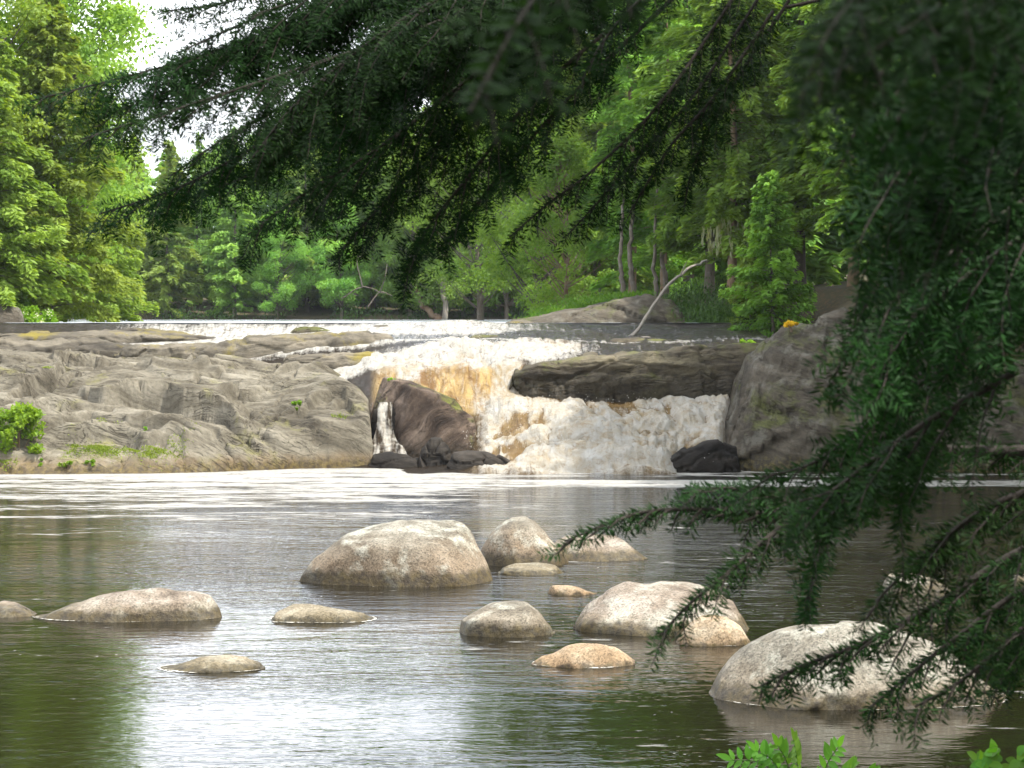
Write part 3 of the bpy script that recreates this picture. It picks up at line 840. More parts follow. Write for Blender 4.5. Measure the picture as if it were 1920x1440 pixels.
boulder([(560, 1098), (566, 1075), (590, 1048), (640, 1020), (700, 995), (740, 982), (790, 976), (835, 976), (860, 985), (880, 1003), (905, 1040), (918, 1062), (924, 1088)],
        1103, M_b_big, 'big humped boulder in mid pool, pale lichen top and rusty right flank', 0.75, 0.8, 1, amp=0.05, ex=2.5, fr=1.3)
boulder([(891, 1060), (897, 1030), (915, 1003), (940, 975), (960, 963), (985, 966), (1005, 980), (1030, 1010), (1055, 1040), (1069, 1060)],
        1064, M_b_big, 'cone-shaped boulder with grey tip behind the big humped boulder', 0.55, 0.6, 2, amp=0.04)
boulder([(1020, 1052), (1040, 1018), (1060, 1006), (1110, 1001), (1140, 1001), (1165, 1015), (1195, 1034), (1214, 1050)],
        1054, M_b_brown, 'low wedge boulder just right of the cone-shaped boulder, under the hemlock tip', 0.5, 0.5, 3, amp=0.04)
boulder([(934, 1078), (942, 1064), (965, 1058), (1010, 1056), (1040, 1060), (1058, 1076)],
        1081, M_b_olive, 'flat tan rock lying in front of the cone-shaped boulder', 0.4, 0.4, 4, amp=0.02)
boulder([(1027, 1116), (1032, 1098), (1055, 1094), (1080, 1098), (1105, 1108), (1120, 1116)],
        1119, M_b_orange, 'small low tan rock between the flat tan rock and the long two-humped boulder', 0.25, 0.25, 5, amp=0.02)
boulder([(861, 1192), (866, 1165), (885, 1140), (915, 1129), (950, 1127), (985, 1137), (1015, 1158), (1035, 1180), (1041, 1192)],
        1197, M_b_grey, 'rounded pale boulder alone in front of the big humped boulder', 0.4, 0.45, 6, amp=0.03, ex=2.6)
boulder([(1075, 1186), (1080, 1165), (1100, 1140), (1140, 1115), (1180, 1100), (1215, 1104), (1240, 1100), (1280, 1098), (1330, 1110), (1370, 1135), (1395, 1165), (1408, 1186)],
        1196, M_b_brown, 'long two-humped boulder with a dark shaggy algae skirt', 0.65, 0.7, 7, amp=0.05, ex=2.5)
boulder([(1268, 1212), (1275, 1185), (1295, 1163), (1330, 1155), (1360, 1157), (1390, 1175), (1406, 1200), (1408, 1212)],
        1215, M_b_orange, 'rounded orange boulder against the front of the two-humped boulder', 0.3, 0.32, 8, amp=0.02)
boulder([(996, 1252), (1005, 1236), (1040, 1226), (1065, 1212), (1100, 1208), (1130, 1210), (1160, 1222), (1185, 1240), (1190, 1252)],
        1256, M_b_orange, 'low orange rock with white foam at its foot, nearest of the middle boulders', 0.32, 0.32, 9, amp=0.025)
boulder([(1330, 1325), (1340, 1285), (1365, 1245), (1410, 1205), (1460, 1180), (1520, 1168), (1570, 1165), (1640, 1172), (1720, 1195), (1790, 1230), (1840, 1270), (1870, 1300), (1884, 1325)],
        1334, M_b_grey, 'largest boulder, bright dome behind the drooping hemlock tips at lower right', 0.8, 0.85, 10, amp=0.035, ex=2.3, fr=1.3, nu=130, nt=90, cuts=3)
boulder([(62, 1166), (80, 1156), (120, 1138), (180, 1118), (240, 1108), (310, 1105), (370, 1106), (395, 1112), (410, 1128), (416, 1160)],
        1169, M_b_brown, 'long flat boulder with a steep right end, beside the left bank reflection', 0.45, 0.45, 11, amp=0.03, ex=2.7)
boulder([(-40, 1158), (-30, 1140), (0, 1129), (30, 1130), (55, 1142), (68, 1156)],
        1161, M_b_brown, 'small rock cut by the left edge of the photo', 0.3, 0.3, 12, amp=0.02)
boulder([(508, 1166), (520, 1148), (550, 1136), (590, 1133), (640, 1138), (680, 1150), (702, 1166)],
        1171, M_b_olive, 'mossy olive rock, low and oval, below the big humped boulder', 0.4, 0.4, 13, amp=0.03)
boulder([(300, 1260), (330, 1250), (370, 1236), (420, 1231), (460, 1233), (485, 1243), (497, 1258)],
        1264, M_b_olive, 'low tan rock alone in the left foreground water', 0.28, 0.28, 14, amp=0.02)
boulder([(1652, 1112), (1658, 1085), (1675, 1074), (1710, 1073), (1750, 1084), (1785, 1104), (1795, 1114)],
        1118, M_b_grey, 'tan boulder half hidden by hemlock sprays at right', 0.4, 0.4, 15, amp=0.03)
boulder([(1712, 1174), (1725, 1164), (1745, 1162), (1765, 1170), (1770, 1175)], 1177, M_b_grey, 'tiny flat stone awash behind the largest boulder', 0.15, 0.15, 16, amp=0.01, nu=40, nt=32)
boulder([(1336, 1092), (1342, 1083), (1354, 1082), (1362, 1092)], 1094, M_b_grey, 'tiny stone awash behind the two-humped boulder', 0.15, 0.15, 17, amp=0.01, nu=40, nt=32)
boulder([(1894, 1090), (1902, 1079), (1930, 1076), (1950, 1090)], 1093, M_b_grey, 'small stone at the right edge of the photo', 0.2, 0.2, 18, amp=0.01, nu=40, nt=32)

def foam_rings():
    V, Q, n = [], [], 0
    for fr_, bk, sd_ in RINGS:
        if sd_ not in (8, 9, 10, 11, 13, 14): continue
        loop = np.concatenate([fr_, bk[::-1]])[:, :2]
        c = loop.mean(0)
        m = len(loop)
        o_ = unit(loop - c)
        k = np.arange(m)
        w = np.clip(noise(np.c_[loop * 4.0, np.full(m, sd_)], sd_) * 1.3 + 0.1, 0.0, 1) * 0.035 - 0.010
        ins = loop - o_ * 0.06
        out = loop + o_ * w[:, None]
        V.append(np.concatenate([np.c_[ins, np.full(m, .006)], np.c_[out, np.full(m, .004)]]))
        Q.append(np.stack([k, (k + 1) % m, m + (k + 1) % m, m + k], 1) + n)
        n += 2 * m
    t_ = NT('thin_foam')
    f = t_.noise(t_.pos(), 22, 3, 0.6)
    tr = t_.n('ShaderNodeBsdfTransparent')
    bs = t_.bsdf((0.55, 0.53, 0.47), 0.6)
    ms = t_.n('ShaderNodeMixShader')
    t_.l(t_.ramp(f, [(0.42, 0.0), (0.52, 0.9)]), ms.inputs[0]); t_.l(tr.outputs[0], ms.inputs[1]); t_.l(bs.outputs[0], ms.inputs[2])
    tag(mk('foam', np.concatenate(V), np.concatenate(Q), t_.done(ms)), 'thin white foam lapping round the boulders in the pool', 'foam', kind='stuff')
foam_rings()

# bedrock slab on the left
def build_slab():
    xs = np.arange(-14.5, -2.55, 0.026)
    ys = np.arange(43.6, 52.4, 0.026)
    X, Y = np.meshgrid(xs, ys, indexing='ij')
    def base(X, Y):
        pxs = 960 + X * F / 46.0
        yf = np.interp(pxs, [-400, 0, 300, 420, 480, 560, 640, 700], [43.9, 44.1, 44.25, 44.7, 45.1, 45.7, 45.95, 46.1])
        s = Y - yf
        pr_a = np.interp(s, [-.5, -.05, .15, .5, 1.0, 1.6, 2.4, 4, 6, 7.2, 7.8], [-.7, -.1, .28, .62, .92, 1.08, 1.3, 1.72, 2.17, 2.22, 1.7])
        pr_b = np.interp(s, [-.5, -.03, .08, .25, .6, 1.2, 2.2, 3.2, 4.6, 5.4, 6], [-.7, -.1, .5, .85, 1.02, 1.28, 1.66, 1.95, 2.17, 2.2, 1.6])
        kx = sstep(450, 600, pxs)
        z = pr_a * (1 - kx) + pr_b * kx
        sh = np.interp(pxs + (Y - 46) * 8, [480, 540, 600, 645, 680, 694, 699, 704], [2.4, 2.15, 1.85, 1.55, 1.22, 0.98, 0.3, -.6])
        k = 0.08
        hh = np.clip(0.5 + 0.5 * (sh - z) / k, 0, 1)
        return sh * (1 - hh) + z * hh - k * hh * (1 - hh)
    Z = base(X, Y)
    # long-wave relief and foliation
    q = np.stack([X, Y, X * 0], -1)
    wq = q + 0.5 * np.stack([fbm(q * 0.5, 3, 1), fbm(q * 0.5, 3, 2), X * 0], -1)
    inside = sstep(-0.05, 0.5, Z)
    Z = Z + inside * (0.16 * fbm(wq * np.array([0.45, 0.6, 1]), 3, 4))
    # overlapping sheets following the bedding, dipping to the right
    def saw(c, w_):
        f_ = c - np.floor(c)
        return np.where(f_ < w_, f_ / w_, (1 - f_) / (1 - w_))
    wz = fbm(wq * np.array([0.35, 0.7, 1]), 4, 21)
    c1 = (Y + 0.30 * X) / 0.85 + 1.5 * wz
    c2 = (Y + 0.22 * X) / 0.33 + 1.6 * wz + 0.5 * fbm(q * 0.9, 3, 61)
    m1 = sstep(-0.25, 0.25, fbm(wq * 0.5, 2, 33)); m2 = sstep(-0.1, 0.3, fbm(wq * np.array([0.5, 0.9, 1]), 2, 34))
    Z = Z + inside * (0.15 * (saw(c1, 0.16) - 0.5) * m1 + 0.055 * (saw(c2, 0.2) - 0.5) * m2)
    def world_of(px, py):
        Yt = np.linspace(43.6, 52.0, 800)
        pts = np.array([P(px, py, y) for y in Yt])
        zz = base(pts[:, 0], pts[:, 1])
        hit = np.nonzero(zz >= pts[:, 2])[0]
        i = hit[0] if len(hit) else len(Yt) - 1
        return pts[i, :2]
    creases = [
        ([(150, 742), (190, 758), (230, 752), (300, 750), (345, 763), (400, 774), (440, 796), (475, 825)], 0.15, 0.20, 0.45, 0.5),
        ([(100, 812), (150, 803), (230, 797), (275, 812), (330, 803), (342, 845)], 0.10, 0.12, 0.3, 0.35),
        ([(20, 735), (60, 716), (100, 702), (118, 675)], 0.10, 0.14, 0.35, 0.3),
        ([(480, 800), (520, 830), (580, 866)], 0.06, 0.10, 0.25, 0.3),
        ([(400, 800), (440, 850), (480, 872)], 0.06, 0.12, 0.25, 0.35),
        ([(560, 775), (600, 752), (640, 745), (665, 780)], 0.05, 0.12, 0.25, 0.3),
        ([(-60, 770), (40, 772), (100, 765)], 0.08, 0.1, 0.35, 0.3),
        ([(180, 700), (260, 705), (330, 715), (430, 712)], 0.05, 0.07, 0.4, 0.3),
        ([(10, 690), (90, 682), (200, 688)], 0.05, 0.07, 0.3, 0.3),
        ([(260, 680), (360, 688), (460, 682)], 0.04, 0.06, 0.3, 0.3),
        ([(590, 810), (610, 840), (612, 872)], 0.05, 0.10, 0.2, 0.3),
    ]
    for pl, a1, a2, w1, w2 in creases:
        W = catmull(np.array([world_of(*p) for p in pl]), 60)
        W = W + 0.05 * np.stack([fbm(np.c_[W * 2.5, np.zeros(60)], 3, 5), fbm(np.c_[W * 2.5, np.ones(60)], 3, 6)], 1)
        lo, hi = W.min(0) - 1.6, W.max(0) + 1.6
        ix = np.nonzero((xs > lo[0]) & (xs < hi[0]))[0]; iy = np.nonzero((ys > lo[1]) & (ys < hi[1]))[0]
        if not len(ix) or not len(iy): continue
        sx, sy = slice(ix[0], ix[-1] + 1), slice(iy[0], iy[-1] + 1)
        px_, py_ = X[sx, sy], Y[sx, sy]
        best = np.full(px_.shape, 9.0); sign = np.zeros(px_.shape); tt = np.zeros(px_.shape)
        for i in range(59):
            a, b = W[i], W[i + 1]
            ab = b - a; L2 = ab @ ab
            u = np.clip(((px_ - a[0]) * ab[0] + (py_ - a[1]) * ab[1]) / L2, 0, 1)
            dx, dy = px_ - a[0] - u * ab[0], py_ - a[1] - u * ab[1]
            d = np.hypot(dx, dy)
            m = d < best
            best = np.where(m, d, best)
            sign = np.where(m, np.sign(ab[0] * dy - ab[1] * dx), sign)
            tt = np.where(m, (i + u) / 59, tt)
        fade = np.sin(np.clip(tt, 0.02, 0.98) * math.pi) ** 0.5
        up_ = a1 * np.exp(-(best / w1) ** 1.5); dn_ = -a2 * np.exp(-(best / w2) ** 1.2)
        k_ = sstep(-0.03, 0.03, best * sign)
        dz = (up_ * k_ + dn_ * (1 - k_)) * fade * 2.0
        Z[sx, sy] += dz
    # joints: blocks with their own level and tilt, parted by cracks
    ca, sa = math.cos(0.26), math.sin(0.26)
    jw = wq + 0.30 * np.stack([fbm(q * 1.1, 4, 71), fbm(q * 1.1, 4, 72), X * 0], -1)
    ju, jv = jw[..., 0] * ca + jw[..., 1] * sa, -jw[..., 0] * sa + jw[..., 1] * ca
    for fu, fv, amp_, gr, sd_ in ((0.32, 0.85, 0.17, 0.26, 5), (0.75, 2.1, 0.07, 0.12, 9)):
        e_, rc_, oc_ = cells(np.stack([ju * fu, jv * fv, X * 0 + .5], -1), sd_, .95)
        on = sstep(-0.3, 0.2, fbm(q * 0.6, 2, sd_ + 3)) if sd_ == 9 else 1.0
        Z = Z + inside * on * (amp_ * (0.7 * rc_[..., 0] + 1.2 * (oc_[..., :2] * rc_[..., 1:]).sum(-1)) - gr * sstep(0.07, 0.0, e_))
    hb_ = Z + 0.17 * X - 0.06 * Y + 0.16 * fbm(wq * np.array([.5, .6, 1]), 3, 121)
    for th_, kk_, s3 in ((0.30, 0.75, 7), (0.11, 0.28, 8)):
        ff = hb_ / th_ - np.floor(hb_ / th_)
        ter = np.where(ff < .76, ff * .30, .228 + (ff - .76) * 3.2167)
        Z = Z + inside * kk_ * sstep(-0.2, 0.15, fbm(wq * np.array([.4, .6, 1]), 2, 130 + s3)) * (ter - ff) * th_
    Z = Z + inside * (0.035 * ridged(wq * np.array([0.8, 3.2, 1]) + np.stack([Y * 0, X * 0.7, X * 0], -1), 4, 8) + 0.012 * fbm(q * 5, 3, 14))
    V = np.stack([X, Y, Z], -1).reshape(-1, 3)
    org = np.array([-8.0, 47.0, 0.0])
    o = mk('bedrock_slab', V - org, grid_faces(len(xs), len(ys)), M_slab, loc=org)
    tag(o, 'broad smooth grey bedrock slab with folded ledges left of the falls', 'rock slab')
    return X, Y, Z, world_of
SX, SY, SZ, slab_hit = build_slab()
def slab_z(x, y):
    i = int(np.clip(round((x + 14.5) / 0.026), 0, SX.shape[0] - 1)); j = int(np.clip(round((y - 43.6) / 0.026), 0, SX.shape[1] - 1))
    return SZ[i, j]

RL = 'low rock ledges across the upper river'
sweep_rock('rock_ledge', [(-120, 655), (-60, 636), (40, 633), (120, 634), (200, 637), (240, 645), (330, 652), (400, 662)], 51.8, 0.6, 0.7, 2.1, M_ledge_wet,
           'brown flat ledge above the grey slab at the left edge', group=RL, seed=21, amp=0.10, strat=0.03, blk=.05, bfr=1.2, nu=160)
sweep_rock('rock_ledge', [(-120, 640), (-40, 626), (40, 624), (130, 621), (200, 616), (280, 617), (350, 624), (400, 630), (470, 634)], 53.2, 0.8, 0.6, 2.5, M_ledge_wet,
           'low brown hump of rock breaking the brink at upper left', group=RL, seed=22, amp=0.10, strat=0.03, blk=.05, bfr=1.2, nu=160)
sweep_rock('rock_ledge', [(215, 668), (240, 650), (300, 642), (400, 640), (470, 630), (560, 627), (640, 624), (700, 626), (735, 634), (752, 660)], 51.0, 0.45, 0.6, 2.15, M_ledge_wet,
           'long ledge with ochre moss face where water spills over', group=RL, seed=23, amp=0.10, strat=0.03, blk=.05, bfr=1.2, nu=200, ex=3.2)
sweep_rock('rock_ledge', [(520, 690), (540, 668), (620, 660), (700, 660), (780, 668), (800, 690)], 49.9, 0.4, 0.5, 1.95, M_ledge_wet,
           'thin dark brown shelf under the ochre ledge', group=RL, seed=24, amp=0.10, strat=0.03, blk=.05, bfr=1.2, nu=120)
sweep_rock('rock_ledge', [(930, 630), (960, 600), (1030, 585), (1100, 572), (1160, 558), (1215, 553), (1260, 565), (1300, 600), (1330, 640)], 56.5, 1.2, 1.6, 2.75, M_cliff,
           'sloping grey rock on the right shore of the upper river, fern-topped', group=RL, seed=25, amp=0.10, strat=0.10, nu=200, blk=.10, bfr=.8)

for tp, Yk, lab, sd_ in [
    ([(540, 626), (556, 614), (590, 612), (620, 618), (640, 627)], 52.7, 'dark wet rock on the brink left of the white riffle', 41),
    ([(688, 618), (702, 609), (730, 609), (752, 618)], 53.3, 'small dark rock parting the white riffle on the brink', 42),
    ([(868, 640), (890, 627), (930, 626), (965, 641)], 51.4, 'dark rock under the smooth sheet of water right of the riffle', 43),
    ([(985, 652), (1005, 640), (1050, 638), (1092, 644), (1110, 654)], 50.4, 'dark rock in the riffle just above the long dark ledge', 44),
    ([(1120, 648), (1150, 634), (1200, 631), (1260, 636), (1300, 648)], 50.6, 'dark flat rock beside the foot of the dead log', 45),
    ([(925, 622), (950, 604), (985, 598), (1030, 606), (1050, 624)], 54.2, 'brown rock where the brink meets the right shore', 46)]:
    sweep_rock('rock_ledge', tp, Yk, 0.35, 0.4, P(tp[0][0], max(tp[0][1], tp[-1][1]), Yk)[2] - .08, M_ledge_dark if sd_ != 46 else M_ledge_wet, lab, group=RL, seed=sd_, amp=.04, blk=.04, bfr=2, nu=80, nt=56)

# ledge, chute rocks, cliff
sweep_rock('rock_ledge', [(944, 800), (952, 735), (964, 694), (985, 678), (1020, 671), (1100, 666), (1180, 662), (1260, 655), (1330, 645), (1390, 640), (1430, 645), (1470, 700), (1480, 800)], 48.5, 0.85, 0.7, 1.15,
           M_ledge_dark, 'long dark undercut ledge with mossy lip between the falls and the right cliff', seed=26, amp=0.10, strat=0.10, nu=340, nt=170, ex=7, under=0.10, endk=16, hb=0.6, facets=0.10, fr=1.1, blk=0.075, bfr=0.8)
sweep_rock('boulder', [(688, 775), (696, 735), (722, 706), (772, 708), (802, 722), (840, 750), (876, 783), (906, 808), (914, 826), (905, 856)], 47.3, 1.15, 0.7, 0.1,
           M_mid, 'ruddy brown tilted rock splitting the falls', 'rock', seed=27, amp=0.07, strat=0.07, sdir=(.62, .1, .78), cuts=12, nu=190, nt=130, ex=1.8, facets=0.08, hb=0.5, dprof=[(0, .25), (.24, .40), (.42, .95), (.8, 1.1), (1, .8)], blk=0.06, bfr=1.1)
sweep_rock('boulder', [(784, 872), (790, 842), (808, 820), (826, 820), (842, 840), (852, 862), (856, 872)], 46.0, 0.3, 0.35, 0.0, M_black,
           'dark wet rock at the foot of the ruddy rock', 'rock', seed=28, amp=0.06, blk=.07, bfr=2.2, facets=0.06, ex=1.8)
sweep_rock('boulder', [(838, 872), (850, 850), (880, 845), (910, 846), (940, 855), (966, 868)], 45.0, 0.3, 0.35, 0.02, M_black,
           'low dark rock awash in the foam at the foot of the falls', 'rock', seed=29, amp=0.03, blk=.07, bfr=2.2)
sweep_rock('boulder', [(690, 880), (700, 852), (730, 848), (760, 852), (790, 860), (810, 876)], 46.1, 0.3, 0.5, 0.0, M_black,
           'flat wet rock under the side cascade', 'rock', blk=.05, bfr=2, seed=30, amp=0.04)
sweep_rock('boulder', [(694, 800), (700, 770), (715, 758), (735, 756), (752, 765), (770, 800), (780, 870)], 47.15, 0.28, 0.3, 0.0, M_black,
           'black wet rock face behind the side cascade', 'rock', seed=31, amp=0.06, nu=80)
sweep_rock('boulder', [(1236, 884), (1246, 862), (1280, 842), (1320, 830), (1350, 828), (1380, 840), (1390, 884)], 44.8, 0.35, 0.5, 0.0, M_black,
           'black wet boulder at the right end of the rapids', 'rock', seed=32, amp=0.06, blk=.07, bfr=2.2, facets=0.05)
sweep_rock('cliff_rock', [(1322, 900), (1330, 850), (1350, 805), (1372, 765), (1384, 720), (1405, 672), (1440, 636), (1478, 606), (1520, 598), (1570, 580), (1640, 575), (1700, 590), (1760, 640), (1800, 740), (1830, 900)], 46.6, 2.0, 1.6, 0.0,
           M_cliff, 'massive grey lichen-spotted rock wall at the right of the rapids', 'rock', seed=33, amp=0.16, strat=0.07, nu=280, nt=170, ex=2.4, fr=0.9, tilt=0.5, facets=0.2, hb=0.6, endk=4, sdir=(-.25, 0, .97), blk=0.10, bfr=0.9)
sweep_rock('cliff_rock', [(1600, 900), (1620, 800), (1680, 720), (1760, 690), (1850, 700), (1930, 680), (2020, 690), (2120, 760), (2160, 900)], 45.6, 1.3, 1.8, 0.0,
           M_cliff, 'grey streaked rock bank behind the hemlock at the right edge', 'rock', seed=34, amp=0.18, strat=0.09, nu=200, nt=120, ex=2.2, fr=0.9, tilt=0.6, facets=0.12, hb=0.6, blk=0.10, bfr=0.9)
sweep_rock('boulder', [(-60, 625), (-50, 580), (-10, 566), (20, 568), (38, 580), (44, 600), (46, 625)], 56.3, 0.5, 0.5, 2.7, M_cliff,
           'grey boulder among bushes on the left bank of the upper river', 'rock', seed=35, amp=0.05)

# ------------------------------------------------------------------ trees
def trunk_mb(H, r, lean=(0, 0), bend=0.15, limbs=(), ns=9, seed=0):
    r_ = np.random.default_rng(seed)
    mb = MB()
    n = 14
    zz = np.linspace(-0.4, H, n)
    px = lean[0] * zz + bend * np.sin(zz * 0.6 + seed) * (zz / H)
    py = lean[1] * zz + bend * np.cos(zz * 0.5 + seed) * (zz / H)
    pts = np.stack([px, py, zz], 1)
    rad = r * (1 - 0.93 * np.clip(zz / H, 0, 1)) * (1 + 0.5 * np.exp(-np.clip(zz + 0.4, 0, 9) * 4))
    V, Fc = tube(pts, rad, ns)
    mb.quads(V, Fc)
    for pl, rr in limbs:
        V, Fc = tube(pl, rr, 5)
        mb.quads(V, Fc)
    return mb, lambda z: np.array([np.interp(z, zz, px), np.interp(z, zz, py), z])

def conifer(seed, H, R, nb, size, per_m, droop=0.3, low=0.12, shape=0.8, gap=0.15):
    r_ = np.random.default_rng(seed)
    limbs, C, AX, NR, LL, WW, A = [], [], [], [], [], [], []
    mbx, at = trunk_mb(H, 0.012 * H, (r_.normal(0, .01), r_.normal(0, .01)), seed=seed)
    for k in range(nb):
        f = low + (1 - low) * ((k + r_.random()) / nb) ** 0.9
        h = f * H
        az = k * 2.399963 + r_.normal(0, .35)
        if r_.random() < gap: continue
        L = R * ((1 - f) ** shape) * r_.uniform(0.65, 1.12) * min(1.0, 0.55 + (f - low) * 3) + 0.12
        dr = droop * r_.uniform(0.5, 1.4)
        rise = r_.uniform(0.05, 0.35) + 0.5 * f ** 3
        d0 = np.array([math.cos(az), math.sin(az), 0]); pr = np.array([-d0[1], d0[0], 0])
        t_ = np.linspace(0, 1, 6)
        ln = at(h)[None, :] + d0 * (L * t_)[:, None] + np.array([0, 0, 1]) * (L * (rise * t_ - dr * t_ ** 2))[:, None]
        if L > 0.5: limbs.append((ln, 0.010 * (L ** .8) * (1.05 - t_)))
        n = int(per_m * L * (0.6 + 0.55 * L / R)) + 4
        t = r_.random(n) ** 0.62 * 1.04
        wv = 0.34 * L * (1.02 - t * 0.85) * (t + 0.25)
        lat = r_.uniform(-1, 1, n)
        lat = np.sign(lat) * np.abs(lat) ** 0.8
        pos = at(h)[None] + d0 * (L * t)[:, None] + pr * (lat * wv)[:, None]
        pos[:, 2] += L * (rise * t - dr * t ** 2) - 0.20 * np.abs(lat * wv) + r_.normal(0, 0.035 + 0.03 * L, n) - 0.05 * r_.random(n) * L
        ax = d0[None] * r_.uniform(0.4, 1.0, (n, 1)) + pr[None] * (np.sign(lat) * r_.uniform(0.2, 1.1, n))[:, None] + np.array([0, 0, -1]) * r_.uniform(0.0, .7, (n, 1))
        nr = np.array([0, 0, 1.0]) + r_.normal(0, 0.5, (n, 3))
        C.append(pos); AX.append(ax); NR.append(nr)
        s = size * r_.uniform(0.6, 1.35, n)
        LL.append(s * 2.1); WW.append(s * 0.8)
        A.append(np.clip(r_.normal(0.45, .2) + 0.35 * (t - 0.5) + r_.normal(0, .12, n), 0, 1))
    # leader tuft
    n = 60
    z = H * (0.94 + 0.08 * r_.random(n))
    C.append(np.stack([r_.normal(0, .08, n), r_.normal(0, .08, n), z], 1)); AX.append(r_.normal(0, .5, (n, 3)) + np.array([0, 0, 1.])); NR.append(r_.normal(0, 1, (n, 3)))
    LL.append(np.full(n, size * 2)); WW.append(np.full(n, size * .7)); A.append(np.full(n, .5))
    V, Q = cards(np.concatenate(C), np.concatenate(AX), np.concatenate(NR), np.concatenate(LL), np.concatenate(WW), 0.12)
    mb = MB(); mb.quads(V, Q, np.repeat(np.concatenate(A), 4))
    tm, _ = trunk_mb(H, 0.012 * H, (0, 0), seed=seed, limbs=limbs)
    return tm, mb

def leafy(seed, H, R, ncl, size, per, low=0.25, crown_h=None, flat=0.75, rt=0.014):
    r_ = np.random.default_rng(seed)
    limbs, C, AX, NR, LL, WW, A = [], [], [], [], [], [], []
    _, at = trunk_mb(H * 0.85, rt * H, (r_.normal(0, .03), r_.normal(0, .03)), 0.3, seed=seed)
    for k in range(ncl):
        f = low + (1 - low) * r_.random() ** 0.8
        az = r_.random() * 2 * math.pi
        prof = math.sin(math.pi * min(1, max(0.03, (f - low) / (1 - low) * 0.86 + 0.12))) ** 0.6
        rr = R * prof * r_.random() ** 0.42
        cen = np.array([math.cos(az) * rr, math.sin(az) * rr, f * H]) + at(f * H * .85) * np.array([1, 1, 0])
        cr = R * r_.uniform(0.16, 0.34)
        hb = max(0.1 * H, f * H - rr * r_.uniform(.5, 1.0) - .4)
        b = at(min(hb, H * .8)); mid = (b + cen) / 2 + np.array([0, 0, -0.08 * rr])
        if rr > .25 * R or f > .7:
            limbs.append((catmull(np.array([b, mid, cen]), 6), np.linspace(0.30, 0.08, 6) * rt * H * .8))
        n = int(per * r_.uniform(.6, 1.3))
        d = unit(r_.normal(0, 1, (n, 3)))
        rad = cr * r_.random(n) ** 0.45
        pos = cen + d * rad[:, None] * np.array([1.15, 1.15, flat])
        ax = r_.normal(0, 1, (n, 3)) + d * 0.5 + np.array([0, 0, -.3])
        nr = r_.normal(0, .6, (n, 3)) + np.array([0, 0, .8]) + d * .4
        C.append(pos); AX.append(ax); NR.append(nr)
        s = size * r_.uniform(.6, 1.3, n); LL.append(s * 1.5); WW.append(s * .95)
        A.append(np.clip(r_.normal(.45, .2) + r_.normal(0, .14, n), 0, 1))
    V, Q = cards(np.concatenate(C), np.concatenate(AX), np.concatenate(NR), np.concatenate(LL), np.concatenate(WW), 0.15)
    mb = MB(); mb.quads(V, Q, np.repeat(np.concatenate(A), 4))
    tm, _ = trunk_mb(H * 0.85, rt * H, (0, 0), 0.3, seed=seed, limbs=limbs)
    return tm, mb

PROTO = {}
def proto(key, kind, mat, bark, **kw):
    tm, cm = (conifer if kind == 'c' else leafy)(**kw)
    PROTO[key] = (tm.data('trunk', bark), cm.data('crown', mat, False), cm)

proto('cy1', 'c', M_con_yel, M_bark, seed=101, H=10, R=2.9, nb=150, size=0.1, per_m=190, droop=.28, low=.06)
proto('cy2', 'c', M_con_yel, M_bark, seed=102, H=9, R=2.5, nb=140, size=0.1, per_m=190, droop=.35, low=.05)
proto('dy1', 'l', M_leaf_yel, M_bark, seed=103, H=12, R=3.0, ncl=120, size=0.09, per=380, low=.14)
proto('dy2', 'l', M_leaf_yel, M_bark, seed=104, H=11, R=2.6, ncl=110, size=0.085, per=380, low=.10)
proto('cf1', 'c', M_con_far, M_bark, seed=111, H=12, R=2.7, nb=120, size=0.17, per_m=95, droop=.22, low=.04)
proto('cf2', 'c', M_con_far, M_bark, seed=112, H=10, R=2.4, nb=110, size=0.17, per_m=95, droop=.3, low=.03)
proto('cf3', 'c', M_con_far, M_bark, seed=113, H=13, R=2.3, nb=130, size=0.17, per_m=95, droop=.15, low=.05, shape=.95)
proto('df1', 'l', M_leaf_far, M_bark, seed=114, H=9, R=2.4, ncl=80, size=0.1, per=380, low=.08)
proto('df2', 'l', M_leaf_far, M_bark, seed=115, H=11, R=2.6, ncl=90, size=0.1, per=380, low=.06)
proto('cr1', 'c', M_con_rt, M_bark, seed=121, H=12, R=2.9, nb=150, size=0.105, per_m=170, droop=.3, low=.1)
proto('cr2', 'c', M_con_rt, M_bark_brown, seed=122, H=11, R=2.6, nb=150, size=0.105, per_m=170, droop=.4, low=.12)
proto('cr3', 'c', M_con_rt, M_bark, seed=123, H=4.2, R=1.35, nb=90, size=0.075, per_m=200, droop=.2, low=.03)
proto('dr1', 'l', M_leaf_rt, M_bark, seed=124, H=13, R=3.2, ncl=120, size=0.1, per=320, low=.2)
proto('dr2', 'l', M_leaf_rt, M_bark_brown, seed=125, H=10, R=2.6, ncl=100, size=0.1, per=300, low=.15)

def tree(name, key, px, Y, s, rz, label, group, cat='tree', z=None, x=None):
    X = P(px, 600, Y)[0] if x is None else x
    zz = float(ground_z(X, Y)) if z is None else z
    e = empty(name, (X, Y, zz - 0.05), rz)
    e.scale = (s, s, s)
    tag(e, label, cat, group)
    add('trunk', PROTO[key][0], e)
    add('crown', PROTO[key][1], e)
    return e

